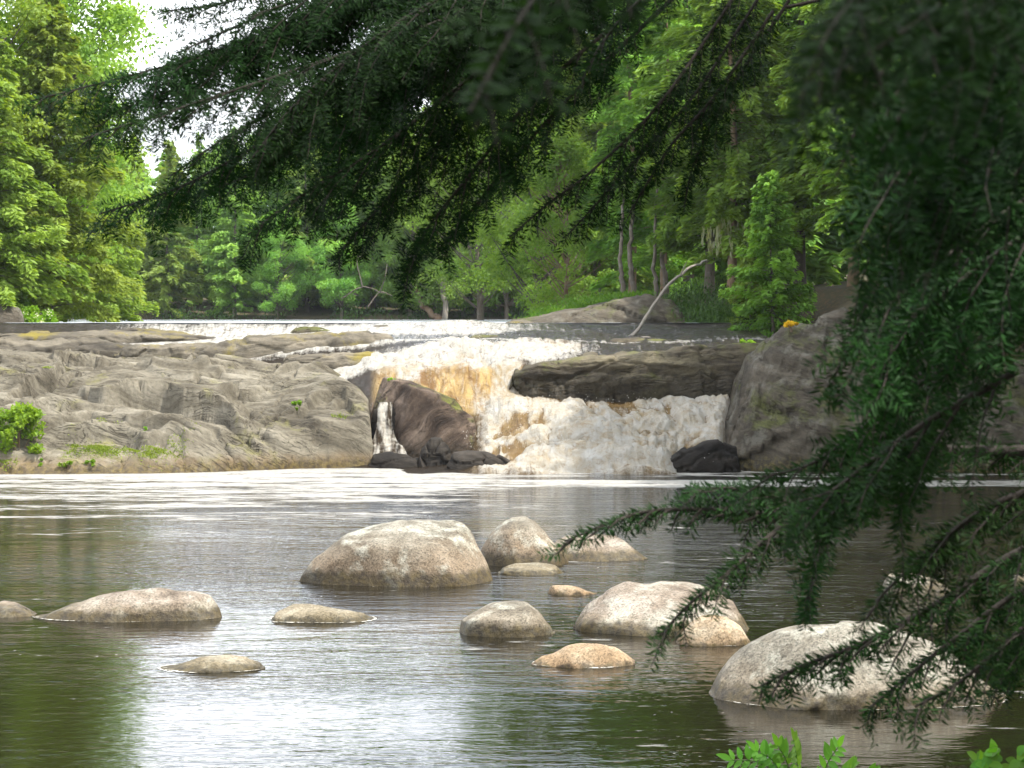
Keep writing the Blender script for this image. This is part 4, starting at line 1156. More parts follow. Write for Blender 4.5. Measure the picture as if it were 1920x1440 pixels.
GL = 'sunlit trees on the left bank'
for a in [
    ('leafy_tree', 'dy1', 45, 64, 1.10, 0.3, 'tall bright leafy tree at the upper left corner, behind the hemlocks'),
    ('conifer_tree', 'cy1', 95, 60, 0.92, 1.2, 'yellow-green hemlock on the left bank reaching furthest over the water'),
    ('conifer_tree', 'cy2', -10, 57.5, 0.95, 2.4, 'yellow-green conifer at the left edge nearest the boulder among bushes'),
    ('leafy_tree', 'dy2', -95, 60, 1.15, 4.0, 'leafy tree cut by the left edge, tallest trunk out of frame'),
    ('conifer_tree', 'cy1', 175, 72, 0.72, 3.3, 'small yellow-green conifer behind the reaching hemlock, first before the far bank'),
    ('leafy_tree', 'dy2', 110, 76, 0.92, 5.1, 'pale leafy tree standing behind the reaching hemlock on the left bank'),
    ('conifer_tree', 'cy2', -180, 66, 1.4, 0.2, 'tall conifer beyond the left edge, mirrored in the pool'),
    ('leafy_tree', 'dy1', -330, 62, 1.1, 0.9, 'leafy tree beyond the left edge, mirrored in the pool'),
]: tree(a[0], a[1], a[2], a[3], a[4], a[5], a[6], GL)

GF = 'trees along the far bank'
far = [
    ('cf2', 190, 133, .90, 'short conifer first from the left on the far bank'),
    ('cf1', 250, 136, .86, 'light green conifer second along the far bank, under the left sky gap'),
    ('cf2', 315, 133, 1.0, 'dark based conifer on the far bank below the lowest left hemlock tip'),
    ('cf3', 372, 137, .80, 'slim pointed conifer on the far bank left of the broad one'),
    ('cf1', 440, 133, .90, 'broad layered conifer on the far bank with bright frond tips'),
    ('df1', 520, 132.5, .70, 'rounded leafy tree on the far bank beside the broad layered conifer'),
    ('cf1', 575, 137, 1.0, 'tall conifer on the far bank behind the rounded leafy tree'),
    ('df1', 640, 132.5, .75, 'pale leafy tree on the far bank above the ochre ledge'),
    ('cf3', 700, 137, 1.0, 'dark spire conifer on the far bank behind the bare leaning trunk'),
    ('df2', 770, 133.5, .95, 'leafy tree with pale trunk on the far bank above the brink'),
    ('df2', 832, 132.5, 1.05, 'second pale-trunked leafy tree, right of the bare leaning trunk'),
    ('cf2', 895, 134, 1.2, 'dark conifer on the far bank at the end of the brink'),
    ('df1', 950, 132.5, 1.1, 'blue-green leafy tree where the far bank meets the right shore'),
    ('cf1', 1010, 134, 1.15, 'dark conifer last on the far bank, above the sloping grey rock'),
]
for k, (key, px, Y, s, lab) in enumerate(far):
    tree('conifer_tree' if key[0] == 'c' else 'leafy_tree', key, px, Y, s, k * 1.7, lab, GF)

GRB = 'trees on the shaded right bank'
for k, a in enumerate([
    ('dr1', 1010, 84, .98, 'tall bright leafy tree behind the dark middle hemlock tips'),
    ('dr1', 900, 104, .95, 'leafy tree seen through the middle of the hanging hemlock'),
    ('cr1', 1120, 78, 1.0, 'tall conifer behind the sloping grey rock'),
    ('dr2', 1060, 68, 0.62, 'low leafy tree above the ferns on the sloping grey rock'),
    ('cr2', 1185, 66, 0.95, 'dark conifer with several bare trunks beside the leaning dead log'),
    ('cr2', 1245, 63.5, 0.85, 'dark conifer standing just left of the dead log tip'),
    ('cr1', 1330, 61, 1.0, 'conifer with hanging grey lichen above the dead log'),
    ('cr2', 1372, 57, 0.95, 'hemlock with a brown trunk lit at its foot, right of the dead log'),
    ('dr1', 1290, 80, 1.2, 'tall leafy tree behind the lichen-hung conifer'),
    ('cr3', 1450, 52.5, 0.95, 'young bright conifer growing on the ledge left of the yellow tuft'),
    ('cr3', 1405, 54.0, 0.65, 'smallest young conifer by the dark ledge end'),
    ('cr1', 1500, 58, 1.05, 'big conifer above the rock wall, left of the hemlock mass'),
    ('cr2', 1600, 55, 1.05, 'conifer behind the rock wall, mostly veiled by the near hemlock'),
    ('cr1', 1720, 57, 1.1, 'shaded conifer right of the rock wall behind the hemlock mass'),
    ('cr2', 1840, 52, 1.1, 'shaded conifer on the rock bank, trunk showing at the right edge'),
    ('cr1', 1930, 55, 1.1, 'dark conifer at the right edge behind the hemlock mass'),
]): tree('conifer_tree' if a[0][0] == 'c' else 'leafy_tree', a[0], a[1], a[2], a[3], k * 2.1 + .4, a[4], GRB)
# trees added outside the frame to shade cliff and hemlock and darken the pool
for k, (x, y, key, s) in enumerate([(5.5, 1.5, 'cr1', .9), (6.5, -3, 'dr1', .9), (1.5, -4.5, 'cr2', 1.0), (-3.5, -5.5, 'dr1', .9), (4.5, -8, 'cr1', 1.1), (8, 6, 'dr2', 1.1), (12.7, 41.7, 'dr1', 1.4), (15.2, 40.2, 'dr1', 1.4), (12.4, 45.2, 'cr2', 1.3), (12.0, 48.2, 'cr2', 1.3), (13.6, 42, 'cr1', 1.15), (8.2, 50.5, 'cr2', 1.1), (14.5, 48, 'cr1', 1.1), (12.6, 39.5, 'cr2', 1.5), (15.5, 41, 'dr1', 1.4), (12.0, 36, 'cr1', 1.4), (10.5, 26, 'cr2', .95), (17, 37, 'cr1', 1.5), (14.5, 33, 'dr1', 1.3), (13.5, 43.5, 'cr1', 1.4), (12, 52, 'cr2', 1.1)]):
    tree('conifer_tree' if key[0] == 'c' else 'leafy_tree', key, 0, y, s, k * 1.3, 'tree added on the near and right bank beyond the frame to shade what is in view', GRB, x=x)

# wooded hill behind the far bank: one mass
def build_forest():
    V, Q, A, n = [], [], [], 0
    r_ = np.random.default_rng(5)
    spots = []
    for Y, n_ in ((139, 22), (144, 24), (151, 24), (160, 22)):
        for i in range(n_):
            px = 60 + (1500 - 60) * (i + r_.uniform(-.3, .3)) / (n_ - 1)
            spots.append((px, Y + r_.uniform(-2, 2)))
    for Y, n_ in ((74, 9), (84, 11), (95, 11), (108, 12)):
        for i in range(n_):
            px = np.interp(Y, [74, 108], [1330, 1040]) + (2080 - np.interp(Y, [74, 108], [1330, 1040])) * (i + r_.uniform(-.3, .3)) / (n_ - 1)
            spots.append((px, Y + r_.uniform(-2, 2)))
    for k, (px, Y) in enumerate(spots):
        X = P(px, 600, Y)[0]
        base = float(ground_z(X, Y))
        ytop = np.interp(px, [60, 160, 230, 330, 460, 540, 640, 760, 840, 880, 940, 1300], [150, 262, 285, 262, 235, 150, 110, 100, 120, 120, 60, 0]) + r_.uniform(0, 60)
        ht = max(5.0, P(px, ytop, Y)[2] - base) if Y > 125 else r_.uniform(11, 15)
        key = ['cf1', 'cf3', 'cf2', 'cf2', 'cf1', 'df2'][r_.integers(0, 6)]
        mb = PROTO[key][2]
        v = mb.V[0]; H0 = v[:, 2].max()
        s = ht / H0; sx = s * r_.uniform(.9, 1.25) if s < 1.2 else s * .85
        m = np.arange(len(v) // 4)[r_.random(len(v) // 4) < 0.8]
        vi = (m[:, None] * 4 + np.arange(4)).ravel()
        a = r_.random() * 6.28
        w_ = v[vi]
        w_ = np.stack([(w_[:, 0] * math.cos(a) - w_[:, 1] * math.sin(a)) * sx + X, (w_[:, 0] * math.sin(a) + w_[:, 1] * math.cos(a)) * sx + Y, w_[:, 2] * s + base], 1)
        V.append(w_); Q.append(np.arange(len(w_)).reshape(-1, 4) + n); n += len(w_)
        A.append(np.clip(mb.A[0][vi] + r_.uniform(-.25, .25), 0, 1))
    o = mk('forest', np.concatenate(V), np.concatenate(Q), M_con_far, smooth=False, attrs={'rnd': np.concatenate(A)})
    tag(o, 'dense mixed wood rising behind the far bank trees', 'forest', kind='stuff')
build_forest()

# ------------------------------------------------------------------ shrubs, ferns, moss
def bush_mb(seed, R, Hh, ncl, per, size, flat=.8, stems=9):
    r_ = np.random.default_rng(seed)
    mb, sb = MB(), MB()
    for k in range(ncl):
        az = r_.random() * 6.28; rr = R * r_.random() ** .5; f = r_.random() ** .7
        cen = np.array([math.cos(az) * rr * math.sqrt(max(.1, 1 - .7 * f * f)), math.sin(az) * rr * math.sqrt(max(.1, 1 - .7 * f * f)), f * Hh])
        n = per
        d = unit(r_.normal(0, 1, (n, 3)))
        pos = cen + d * (R * .26 * r_.random(n) ** .5)[:, None] * np.array([1, 1, flat])
        pos[:, 2] = np.maximum(pos[:, 2], .01)
        s = size * r_.uniform(.6, 1.3, n)
        V, Q = cards(pos, r_.normal(0, 1, (n, 3)) + d * .8 + np.array([0, 0, .3]), r_.normal(0, .6, (n, 3)) + np.array([0, 0, .9]), s * 1.7, s * .9, .15)
        mb.quads(V, Q, np.repeat(np.clip(r_.normal(.5, .2) + r_.normal(0, .15, n), 0, 1), 4))
        if k < stems:
            V, Q = tube(catmull(np.array([[cen[0] * .1, cen[1] * .1, -.1], cen * np.array([.5, .5, .5]), cen]), 6), np.linspace(.012, .004, 6) * (R + .3), 5)
            sb.quads(V, Q)
    return mb, sb

def bush(name, seed, loc, R, Hh, ncl, per, size, label, cat='bush', mat=None, group=None, flowers=0):
    mb, sb = bush_mb(seed, R, Hh, ncl, per, size)
    e = empty(name, loc)
    tag(e, label, cat, group)
    add('foliage', mb.data('foliage', mat or M_bush, False), e)
    add('stem', sb.data('stem', M_bark_brown), e)
    if flowers:
        r_ = np.random.default_rng(seed + 9)
        c = []
        for k in range(flowers):
            az = r_.uniform(0, 6.28); f = r_.uniform(.55, 1.05)
            c.append(np.array([math.cos(az) * R * .8, -abs(math.sin(az)) * R * .9, f * Hh]) + r_.normal(0, .05, (22, 3)))
        c = np.concatenate(c)
        V, Q = cards(c, r_.normal(0, 1, c.shape), r_.normal(0, 1, c.shape), .035, .03)
        fb = MB(); fb.quads(V, Q, np.repeat(r_.random(len(c)), 4))
        add('blossom', fb.data('blossom', M_flower, False), e)
    return e

p = slab_hit(30, 842); bush('bush', 201, (p[0], p[1] + .25, slab_z(p[0], p[1] + .25) - .1), .62, .85, 40, 80, .055, 'bright green leafy bush on the grey slab at the left edge')
p = slab_hit(558, 768); bush('bush', 202, (p[0], p[1] + .05, slab_z(*p) - .05), .16, .26, 12, 40, .04, 'small green shrub in a crack near the right end of the slab')
p = slab_hit(75, 858); bush('bush', 203, (p[0], p[1], slab_z(*p) - .03), .09, .16, 6, 30, .035, 'tiny green sprig right of and below the leafy bush', mat=M_bush)
p = slab_hit(125, 878); bush('bush', 204, (p[0], p[1], slab_z(*p) - .03), .17, .14, 8, 36, .035, 'low green tuft near the waterline, left of its twin')
p = slab_hit(170, 872); bush('bush', 205, (p[0], p[1], slab_z(*p) - .03), .15, .10, 8, 36, .035, 'low yellow-green tuft near the waterline, right of its twin')
p = slab_hit(270, 800); bush('bush', 206, (p[0], p[1], slab_z(*p) - .03), .06, .1, 5, 24, .03, 'single tiny sprig in the middle of the slab')
def onbank(px, Y): 
    x = P(px, 600, Y)[0]; return (x, Y, float(ground_z(x, Y)) - .1)
bush('bush', 207, onbank(62, 57.0), .62, 1.0, 40, 90, .06, 'bright bush with pale blossom spikes beside the left bank boulder', flowers=7)
bush('bush', 208, onbank(125, 58.5), .55, .55, 30, 80, .06, 'low bright bush at the water edge under the reaching hemlock')
bush('bush', 209, onbank(15, 58.5), .7, 1.3, 40, 90, .07, 'leafy bush behind the left bank boulder', mat=M_leaf_yel)
p = P(1400, 660, 49.0); bush('bush', 210, p - np.array([0, 0, .1]), .28, .35, 18, 40, .045, 'bright leafy sprig sprouting between the dark ledge and the rock wall')
p = P(1400, 688, 48.0); bush('bush', 211, p, .10, .14, 6, 24, .04, 'small hanging sprig on the rock wall edge')
p = P(1484, 606, 46.4); bush('yellow_tuft', 212, p - np.array([0.0, 0, .08]), .17, .12, 10, 60, .03, 'bright yellow tuft on top of the rock wall', 'plant', M_yellow)
p = P(733, 712, 47.2); bush('bush', 213, p - np.array([0, 0, .02]), .1, .05, 6, 30, .03, 'green tuft on top of the ruddy rock')

def ground_cover(name, pts, size, mat, label, cat):
    r_ = np.random.default_rng(len(pts))
    c = np.asarray(pts)
    n = len(c)
    V, Q = cards(c, r_.normal(0, .5, (n, 3)) + np.array([0, 0, 1.]), r_.normal(0, 1, (n, 3)), size * r_.uniform(.6, 1.5, n), size * r_.uniform(.2, .45, n), .1)
    o = mk(name, V, Q, mat, smooth=False, attrs={'rnd': np.repeat(r_.random(n), 4)})
    return tag(o, label, cat, kind='stuff')
pts = []
r_ = np.random.default_rng(3)
for (px, py, sx, sy, n) in [(170, 828, 40, 7, 500), (200, 835, 25, 6, 300), (140, 810, 10, 5, 90), (255, 823, 18, 5, 220), (280, 850, 28, 6, 300), (300, 838, 35, 5, 240), (335, 848, 12, 5, 120), (85, 700, 10, 4, 60), (190, 792, 14, 2, 60), (360, 812, 8, 4, 60), (10, 850, 14, 8, 200), (640, 782, 10, 4, 60)]:
    for _ in range(n):
        a, b = px + r_.normal(0, sx * .6), py + r_.normal(0, sy * .6)
        if a > 690: continue
        q = slab_hit(a, b) if _ % 6 == 0 else q + r_.normal(0, .035, 2)
        pts.append((q[0], q[1], slab_z(*q) + .01))
        w_ = q + r_.normal(0, .05, 2); pts.append((w_[0], w_[1], slab_z(*w_) + .01))
ground_cover('moss', pts, .045, M_moss, 'yellow-green moss and grass growing in bands on the slab front', 'moss')

def fern_bank():
    r_ = np.random.default_rng(8)
    c = []
    for k in range(70):
        px = r_.uniform(985, 1210); Y = r_.uniform(57.0, 60.5)
        py = np.interp(px, [980, 1040, 1120, 1210], [606, 590, 566, 556])
        x, z = XZ(px, py, 56.9)
        b = np.array([x, Y, max(z - .1, float(ground_z(x, Y)) - .05)])
        for f in range(6):
            az = r_.uniform(0, 6.28); L = r_.uniform(.25, .5)
            d = np.array([math.cos(az) * .7, math.sin(az) * .7, 1.])
            t_ = np.linspace(.15, 1, 14)[:, None]
            s = b + d * L * t_ + np.array([math.cos(az), math.sin(az), -.9]) * (L * .55 * t_ ** 2)
            c.append(s + r_.normal(0, .025, s.shape))
    ground_cover('ferns', np.concatenate(c), .085, M_fern, 'bank of bright ferns on top of the sloping grey rock', 'fern')
fern_bank()

def shore_scrub():
    """low dark scrub along the foot of the far bank, beyond counting"""
    r_ = np.random.default_rng(18)
    c = []
    for k in range(60):
        px = r_.uniform(140, 1050); Y = 131.4 + r_.exponential(1.2)
        x = P(px, 600, Y)[0]
        b = np.array([x, Y, max(UP, float(ground_z(x, Y)))])
        h = r_.uniform(.3, 1.0)
        n = 70
        c.append(b + np.stack([r_.normal(0, .5, n), r_.normal(0, .4, n), r_.random(n) ** 1.2 * h], 1))
    ground_cover('shrubbery', np.concatenate(c), .16, M_under_shade, 'low tangled scrub along the water line of the far bank', 'scrub')
    c = []
    for k in range(300):
        px = r_.uniform(1130, 1420); Y = np.interp(px, [1130, 1250, 1420], [58.5, 56.5, 53.5]) + r_.exponential(.9)
        x = P(px, 600, Y)[0]
        b = np.array([x, Y, float(ground_z(x, Y))])
        n = 90
        c.append(b + np.stack([r_.normal(0, .3, n), r_.normal(0, .25, n), r_.random(n) ** 1.2 * r_.uniform(.3, .9)], 1))
    ground_cover('undergrowth', np.concatenate(c), .10, M_under_shade, 'dark undergrowth overhanging the water around the dead log', 'undergrowth')
shore_scrub()

# leaning dead log and bare trunks
def log(name, pts, r0, r1, mat, label, cat='log', branches=(), group=None):
    e0 = np.array(pts[0])
    mb = MB()
    c = catmull(np.array(pts), 24)
    c[1:-1] += np.random.default_rng(len(label)).normal(0, r0 * .25, (22, 3))
    V, Q = tube(c - e0, np.linspace(r0, r1, 24), 8); mb.quads(V, Q)
    for b, r in branches:
        V, Q = tube(catmull(np.array(b), 8) - e0, np.linspace(r, r * .3, 8), 5); mb.quads(V, Q)
    o = add(name, mb.data(name, mat), None, e0)
    return tag(o, label, cat, group)
Y = 52.5
log('dead_log', [P(1165, 655, 51.0), P(1200, 612, 52.0), P(1245, 545, 53.0), P(1285, 508, 53.8), P(1325, 488, 54.5)], .045, .025, M_bark_pale, 'pale bare log leaning from the water into the right bank trees',
    branches=[([P(1275, 518, 53.5), P(1283, 500, 53.4), P(1288, 490, 53.3)], .02), ([P(1200, 612, 52), P(1180, 630, 51.6), P(1150, 640, 51.2)], .03), ([P(1180, 640, 51.5), P(1210, 632, 51.3), P(1250, 640, 51.2)], .03)])
log('bare_trunk', [P(828, 602, 131.5), P(805, 585, 131.6), P(785, 550, 131.8), P(770, 500, 132)], .22, .08, M_bark_brown, 'bare brown trunk leaning left over the far bank water', 'trunk')
log('bare_trunk', [P(834, 598, 131.2), P(832, 540, 131.2), P(828, 470, 131.3), P(830, 400, 131.5)], .17, .08, M_bark_pale, 'upright pale bare trunk next to the leaning brown trunk', 'trunk')
for k, (px, Yt, r) in enumerate([(1170, 62, .09), (1188, 63, .11), (1232, 61, .08), (1250, 62.5, .10)]):
    log('bare_trunk', [P(px, 610, Yt), P(px - 2, 540, Yt), P(px - 6, 470, Yt), P(px + 2, 330, Yt + .8)], r, r * .35, M_bark,
        ['leftmost thin trunk under the right bank canopy', 'thicker trunk beside the leftmost thin one under the canopy', 'thin trunk just left of the dead log top', 'dark trunk behind the dead log top'][k], 'trunk', group='trunks under the right bank canopy')
def driftwood():
    r_ = np.random.default_rng(4)
    for k, (a, b) in enumerate([((640, 560), (720, 540)), ((690, 575), (735, 545))]):
        pts = [P(a[0], a[1], 131), P((a[0] + b[0]) / 2, (a[1] + b[1]) / 2 - 12, 131), P(b[0], b[1] + 10, 131)]
        log('dead_branch', pts, .045, .02, M_bark, ['arched bare branch on the far bank scrub', 'second bare branch right of the arched one on the far bank'][k], 'branch',
            branches=[([pts[1], pts[1] + r_.normal(0, .5, 3) + np.array([0, 0, .8]), pts[1] + np.array([.4, 0, 1.6])], .04)])
driftwood()
def lichen():
    r_ = np.random.default_rng(6)
    c, L = [], []
    for k in range(26):
        px, py = r_.normal(1352, 18), r_.normal(425, 12)
        b = P(px, py, 56.0 + r_.normal(0, .3))
        n = 12
        c.append(b + np.stack([r_.normal(0, .03, n), r_.normal(0, .03, n), -r_.random(n) * .45], 1))
    c = np.concatenate(c)
    n = len(c)
    V, Q = cards(c, r_.normal(0, .12, (n, 3)) + np.array([0, 0, -1.]), r_.normal(0, 1, (n, 3)), .22, .03)
    o = mk('hanging_lichen', V, Q, M_lichen, smooth=False, attrs={'rnd': np.repeat(r_.random(n), 4)})
    tag(o, 'pale grey lichen hanging from the conifer above the dead log', 'lichen', kind='stuff')
lichen()

# ------------------------------------------------------------------ near hemlock
TRX, TRY = 2.35, 3.3
class Bough:
    def __init__(self): self.stem, self.ndl = MB(), MB()

def needles(mb, pts, N, r_, ln=.0125, sp=.0031, wid=.0019):
    """two flat rows of needles plus short upright ones along a twig polyline"""
    pts = np.asarray(pts)
    seg = np.linalg.norm(np.diff(pts, axis=0), axis=1)
    cum = np.concatenate([[0], np.cumsum(seg)])
    Lt = cum[-1]
    n = max(3, int(Lt / sp))
    s = (np.arange(n) + r_.random(n)) / n * Lt
    C = np.stack([np.interp(s, cum, pts[:, k]) for k in range(3)], 1)
    T = unit(np.stack([np.interp(s, cum, np.gradient(pts[:, k], cum + np.arange(len(cum)) * 1e-9)) for k in range(3)], 1))
    S = unit(np.cross(T, N))
    U = np.cross(S, T)
    for side, lk in ((1, 1), (-1, 1), (0, .62)):
        m = slice(None) if side else slice(None, None, 2)
        c, t_, s_, u_ = C[m], T[m], S[m], U[m]
        k = len(c)
        d = t_ * r_.uniform(.25, .75, (k, 1)) + (s_ * side * r_.uniform(.7, 1.1, (k, 1)) if side else s_ * r_.normal(0, .5, (k, 1)) + u_ * .8) + u_ * r_.normal(.05, .22, (k, 1))
        d = unit(d)
        L = ln * lk * r_.uniform(.75, 1.15, k) * (1 - .35 * (s[m] / Lt) ** 3)
        nr = u_ + r_.normal(0, .35, (k, 3))
        V, Q = cards(c + d * L[:, None] * .5, d, nr, L, wid * r_.uniform(.8, 1.2, k))
        mb.quads(V, Q, np.repeat(np.clip(r_.normal(.45, .25, k), 0, 1), 4))

def grow(p0, d0, L, g, r_, n=6, wob=.1):
    pts = [np.array(p0, float)]
    d = unit(np.array(d0, float))
    for k in range(n):
        d = unit(d + np.array([0, 0, -g / n]) + r_.normal(0, wob, 3) / n)
        pts.append(pts[-1] + d * L / n)
    return np.array(pts)

def bough(tree_e, path, seed, l2=(.10, .20, .06), g=.9, sp2=.030, r0=.0036, l3=.065, start=0.0, sp3=.019, ln=.0165, link=True, sp=.0036, wid=.0020, back=.55):
    """path: list of (px, py, d) points of the main stem"""
    r_ = np.random.default_rng(seed)
    B = Bough()
    W = np.array([P(a, b, c) for a, b, c in path]) if len(path[0]) == 3 and not isinstance(path, np.ndarray) else np.asarray(path)
    c = catmull(W, 40)
    if link:
        z0 = W[0][2] + 0.10 + 0.05 * np.hypot(W[0][0] - TRX, W[0][1] - TRY)
        lk = catmull(np.array([[TRX, TRY, z0], (np.array([TRX, TRY, z0]) + W[0]) / 2 + np.array([0, 0, .05]), W[0], W[1]]), 30)[:20]
        V, Q = tube(lk, np.linspace(r0 * 2.2, r0, 20), 6); B.stem.quads(V, Q)
    V, Q = tube(c, np.linspace(r0, min(.0012, r0), 40), 6); B.stem.quads(V, Q)
    seg = np.concatenate([[0], np.cumsum(np.linalg.norm(np.diff(c, axis=0), axis=1))])
    Lt = seg[-1]
    needles(B.ndl, c[int(20 + 10 * start):], np.array([0, -.5, .8]), r_, ln, sp, wid)
    s, side = start * Lt, 1
    while s < Lt * .985:
        f = s / Lt
        i = min(38, int(np.searchsorted(seg, s)))
        p0 = np.array([np.interp(s, seg, c[:, k]) for k in range(3)])
        T = unit(c[min(39, i + 1)] - c[max(0, i - 1)])
        Sh = unit(np.cross(T, [0, 0, 1.0]))
        L = np.interp(f, [0, .5, 1], l2) * r_.uniform(.6, 1.25)
        d = T * r_.uniform(.55, .95) + Sh * side * r_.uniform(.35, .85) * back * 1.4 + np.array([0, 0, -1]) * r_.uniform(.1, .55) * g
        tw = grow(p0, d, L, g * r_.uniform(.5, 1.6), r_, 7, .9)
        V, Q = tube(tw, np.linspace(max(.0005, r0 * .36), .0005, 8), 4); B.stem.quads(V, Q)
        N = unit(np.array([r_.normal(0, .5), -.75 + r_.normal(0, .4), .65 + r_.normal(0, .3)]))
        needles(B.ndl, tw, N, r_, ln, sp, wid)
        u, sd3 = sp3 * 1.2, 1
        sg = np.concatenate([[0], np.cumsum(np.linalg.norm(np.diff(tw, axis=0), axis=1))])
        while u < L * .93:
            q0 = np.array([np.interp(u, sg, tw[:, k]) for k in range(3)])
            j = min(6, int(np.searchsorted(sg, u)))
            T2 = unit(tw[min(7, j + 1)] - tw[max(0, j - 1)])
            S2 = unit(np.cross(T2, N))
            L3 = l3 * r_.uniform(.5, 1.2) * (1.05 - .7 * u / L)
            if L3 > .012:
                t3 = grow(q0, T2 * .7 + S2 * sd3 * r_.uniform(.5, 1.1) + r_.normal(0, .28, 3), L3, .6 * g, r_, 3, .6)
                needles(B.ndl, t3, N, r_, ln, sp, wid)
            u += sp3 * r_.uniform(.7, 1.3); sd3 = -sd3
        s += sp2 * r_.uniform(.7, 1.3) * .5; side = -side
    o = add('bough', B.stem.data('bough', M_twig), tree_e)
    o.location = (-TRX, -TRY, -float(HZ))
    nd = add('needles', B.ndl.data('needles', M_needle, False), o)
    return o

HZ = float(ground_z(TRX, TRY)) - .1
def build_hemlock():
    e = empty('hemlock_tree', (TRX, TRY, HZ))
    tag(e, 'near dark hemlock whose drooping boughs hang across the top and right of the view', 'tree')
    mb, at = trunk_mb(10.5, .16, seed=2, bend=.03)
    add('trunk', mb.data('trunk', M_bark), e)
    T = lambda *a: list(a)
    S = 0
    def b(path, **kw):
        nonlocal S
        S += 1
        return bough(e, path, 500 + S, **kw)
    # upper left fan
    b([(1300, -190, 3.7), (950, -130, 3.6), (640, -50, 3.5), (420, 5, 3.5), (300, 22, 3.5)], l2=(.16, .14, .04), g=.5)
    b([(1250, -140, 3.5), (900, -50, 3.4), (600, 30, 3.35), (330, 118, 3.3), (55, 190, 3.3)], l2=(.22, .15, .04), g=.6)
    b([(1200, -120, 3.3), (850, 30, 3.2), (560, 130, 3.2), (330, 205, 3.2), (150, 262, 3.25)], l2=(.16, .14, .04), g=.7)
    b([(1180, -80, 3.5), (820, 90, 3.4), (540, 240, 3.4), (350, 345, 3.4), (185, 402, 3.4)], l2=(.15, .13, .05), g=.7)
    b([(1180, -60, 3.7), (850, 120, 3.6), (640, 230, 3.6), (430, 345, 3.6), (280, 388, 3.6)], l2=(.22, .13, .05), g=.7)
    b([(1200, -80, 3.4), (930, 110, 3.3), (720, 270, 3.3), (560, 370, 3.3), (465, 440, 3.3)], l2=(.06, .14, .05), g=.8, start=.1)
    b([(1220, -60, 3.6), (980, 110, 3.5), (820, 270, 3.5), (710, 390, 3.5), (630, 480, 3.5)], l2=(.05, .13, .05), g=.9, start=.15)
    b([(1250, -30, 3.35), (1020, 160, 3.3), (880, 330, 3.3), (800, 430, 3.3), (755, 520, 3.3)], l2=(.04, .10, .05), g=1.0, start=.2)
    b([(1290, -30, 3.6), (1100, 150, 3.5), (960, 300, 3.5), (880, 400, 3.5), (825, 465, 3.5)], l2=(.035, .08, .045), g=1.0, start=.2)
    b([(1150, -150, 3.2), (900, -40, 3.1), (720, 60, 3.1), (560, 190, 3.1), (470, 300, 3.1)], l2=(.22, .16, .06), g=.9)
    b([(1150, -150, 3.8), (960, -60, 3.7), (800, 80, 3.7), (680, 250, 3.7), (600, 400, 3.7)], l2=(.22, .16, .06), g=.9)
    b([(1150, -170, 3.45), (800, -40, 3.4), (560, 60, 3.4), (380, 110, 3.4), (240, 150, 3.4)], l2=(.22, .16, .06), g=.8)
    b([(1100, -120, 3.6), (780, 30, 3.5), (560, 180, 3.5), (420, 260, 3.5), (320, 330, 3.5)], l2=(.22, .15, .06), g=.8)
    b([(1000, -180, 3.3), (760, -60, 3.3), (560, 0, 3.3), (420, 60, 3.3), (330, 100, 3.3)], l2=(.20, .14, .05), g=.8)
    b([(1000, -160, 3.4), (700, -40, 3.35), (480, 75, 3.3), (330, 165, 3.3), (180, 222, 3.3)], l2=(.16, .13, .05), g=.8)
    # middle
    b([(1400, -40, 3.4), (1240, 190, 3.3), (1110, 320, 3.3), (1030, 380, 3.3), (955, 445, 3.3)], l2=(.045, .075, .035), g=1.1, l3=.045, r0=.0028)
    b([(1420, 0, 3.6), (1300, 180, 3.5), (1200, 290, 3.5), (1120, 380, 3.5), (1065, 440, 3.5)], l2=(.04, .07, .035), g=1.1, l3=.045, r0=.0028)
    b([(1450, 20, 3.4), (1340, 180, 3.4), (1260, 270, 3.4), (1210, 350, 3.4), (1180, 400, 3.4)], l2=(.04, .07, .035), g=1.1, l3=.045, r0=.0028)
    b([(1480, 0, 3.5), (1380, 150, 3.5), (1330, 240, 3.5), (1300, 310, 3.5), (1285, 375, 3.5)], l2=(.04, .07, .035), g=1.1, l3=.045, r0=.0028)
    b([(1260, -60, 3.1), (1180, 20, 3.0), (1130, 80, 3.0), (1090, 150, 3.0)], l2=(.05, .06, .03), g=1.1, l3=.045, r0=.0028)
    # very near, out of focus
    kn = dict(sp2=.045, sp3=.016, sp=.0034, ln=.012, wid=.0024, r0=.0006)
    b([(1250, -260, 0.98), (1050, -60, 0.90), (960, 60, 0.86), (880, 210, 0.82)], l2=(.045, .04, .025), g=.9, l3=.035, **kn)
    b([(1930, -240, 1.01), (1680, -80, 0.94), (1560, 50, 0.86), (1500, 190, 0.86)], l2=(.08, .07, .03), g=.9, l3=.045, **kn)
    b([(2080, -190, 1.09), (1830, -40, 1.01), (1690, 60, 0.94), (1570, 140, 0.94)], l2=(.08, .08, .04), g=.9, l3=.045, **kn)
    b([(2030, -240, 1.25), (1780, -100, 1.17), (1630, 0, 1.13), (1530, 90, 1.1)], l2=(.08, .07, .03), g=.9, l3=.04, **kn)
    b([(2180, -100, 1.17), (1950, 30, 1.09), (1810, 140, 1.05), (1690, 210, 1.01)], l2=(.09, .09, .04), g=.9, l3=.05, **kn)
    # dense right-hand mass
    for k in range(9):
        r2 = np.random.default_rng(900 + k)
        y0 = -130 + k * 66
        d = 1.45 + 0.9 * r2.random()
        xe = np.interp(y0 + 330, [100, 300, 450, 620, 760, 900, 1000], [1660, 1660, 1660, 1620, 1610, 1540, 1660]) + r2.uniform(-50, 90)
        b([(2150, y0 - 60, d + .1), (1930, y0 + 40, d), (1800, y0 + 130, d), (1680, y0 + 230, d), (xe, y0 + 340, d)], l2=(.16, .17, .05), g=1.1, sp2=.04, sp3=.02)
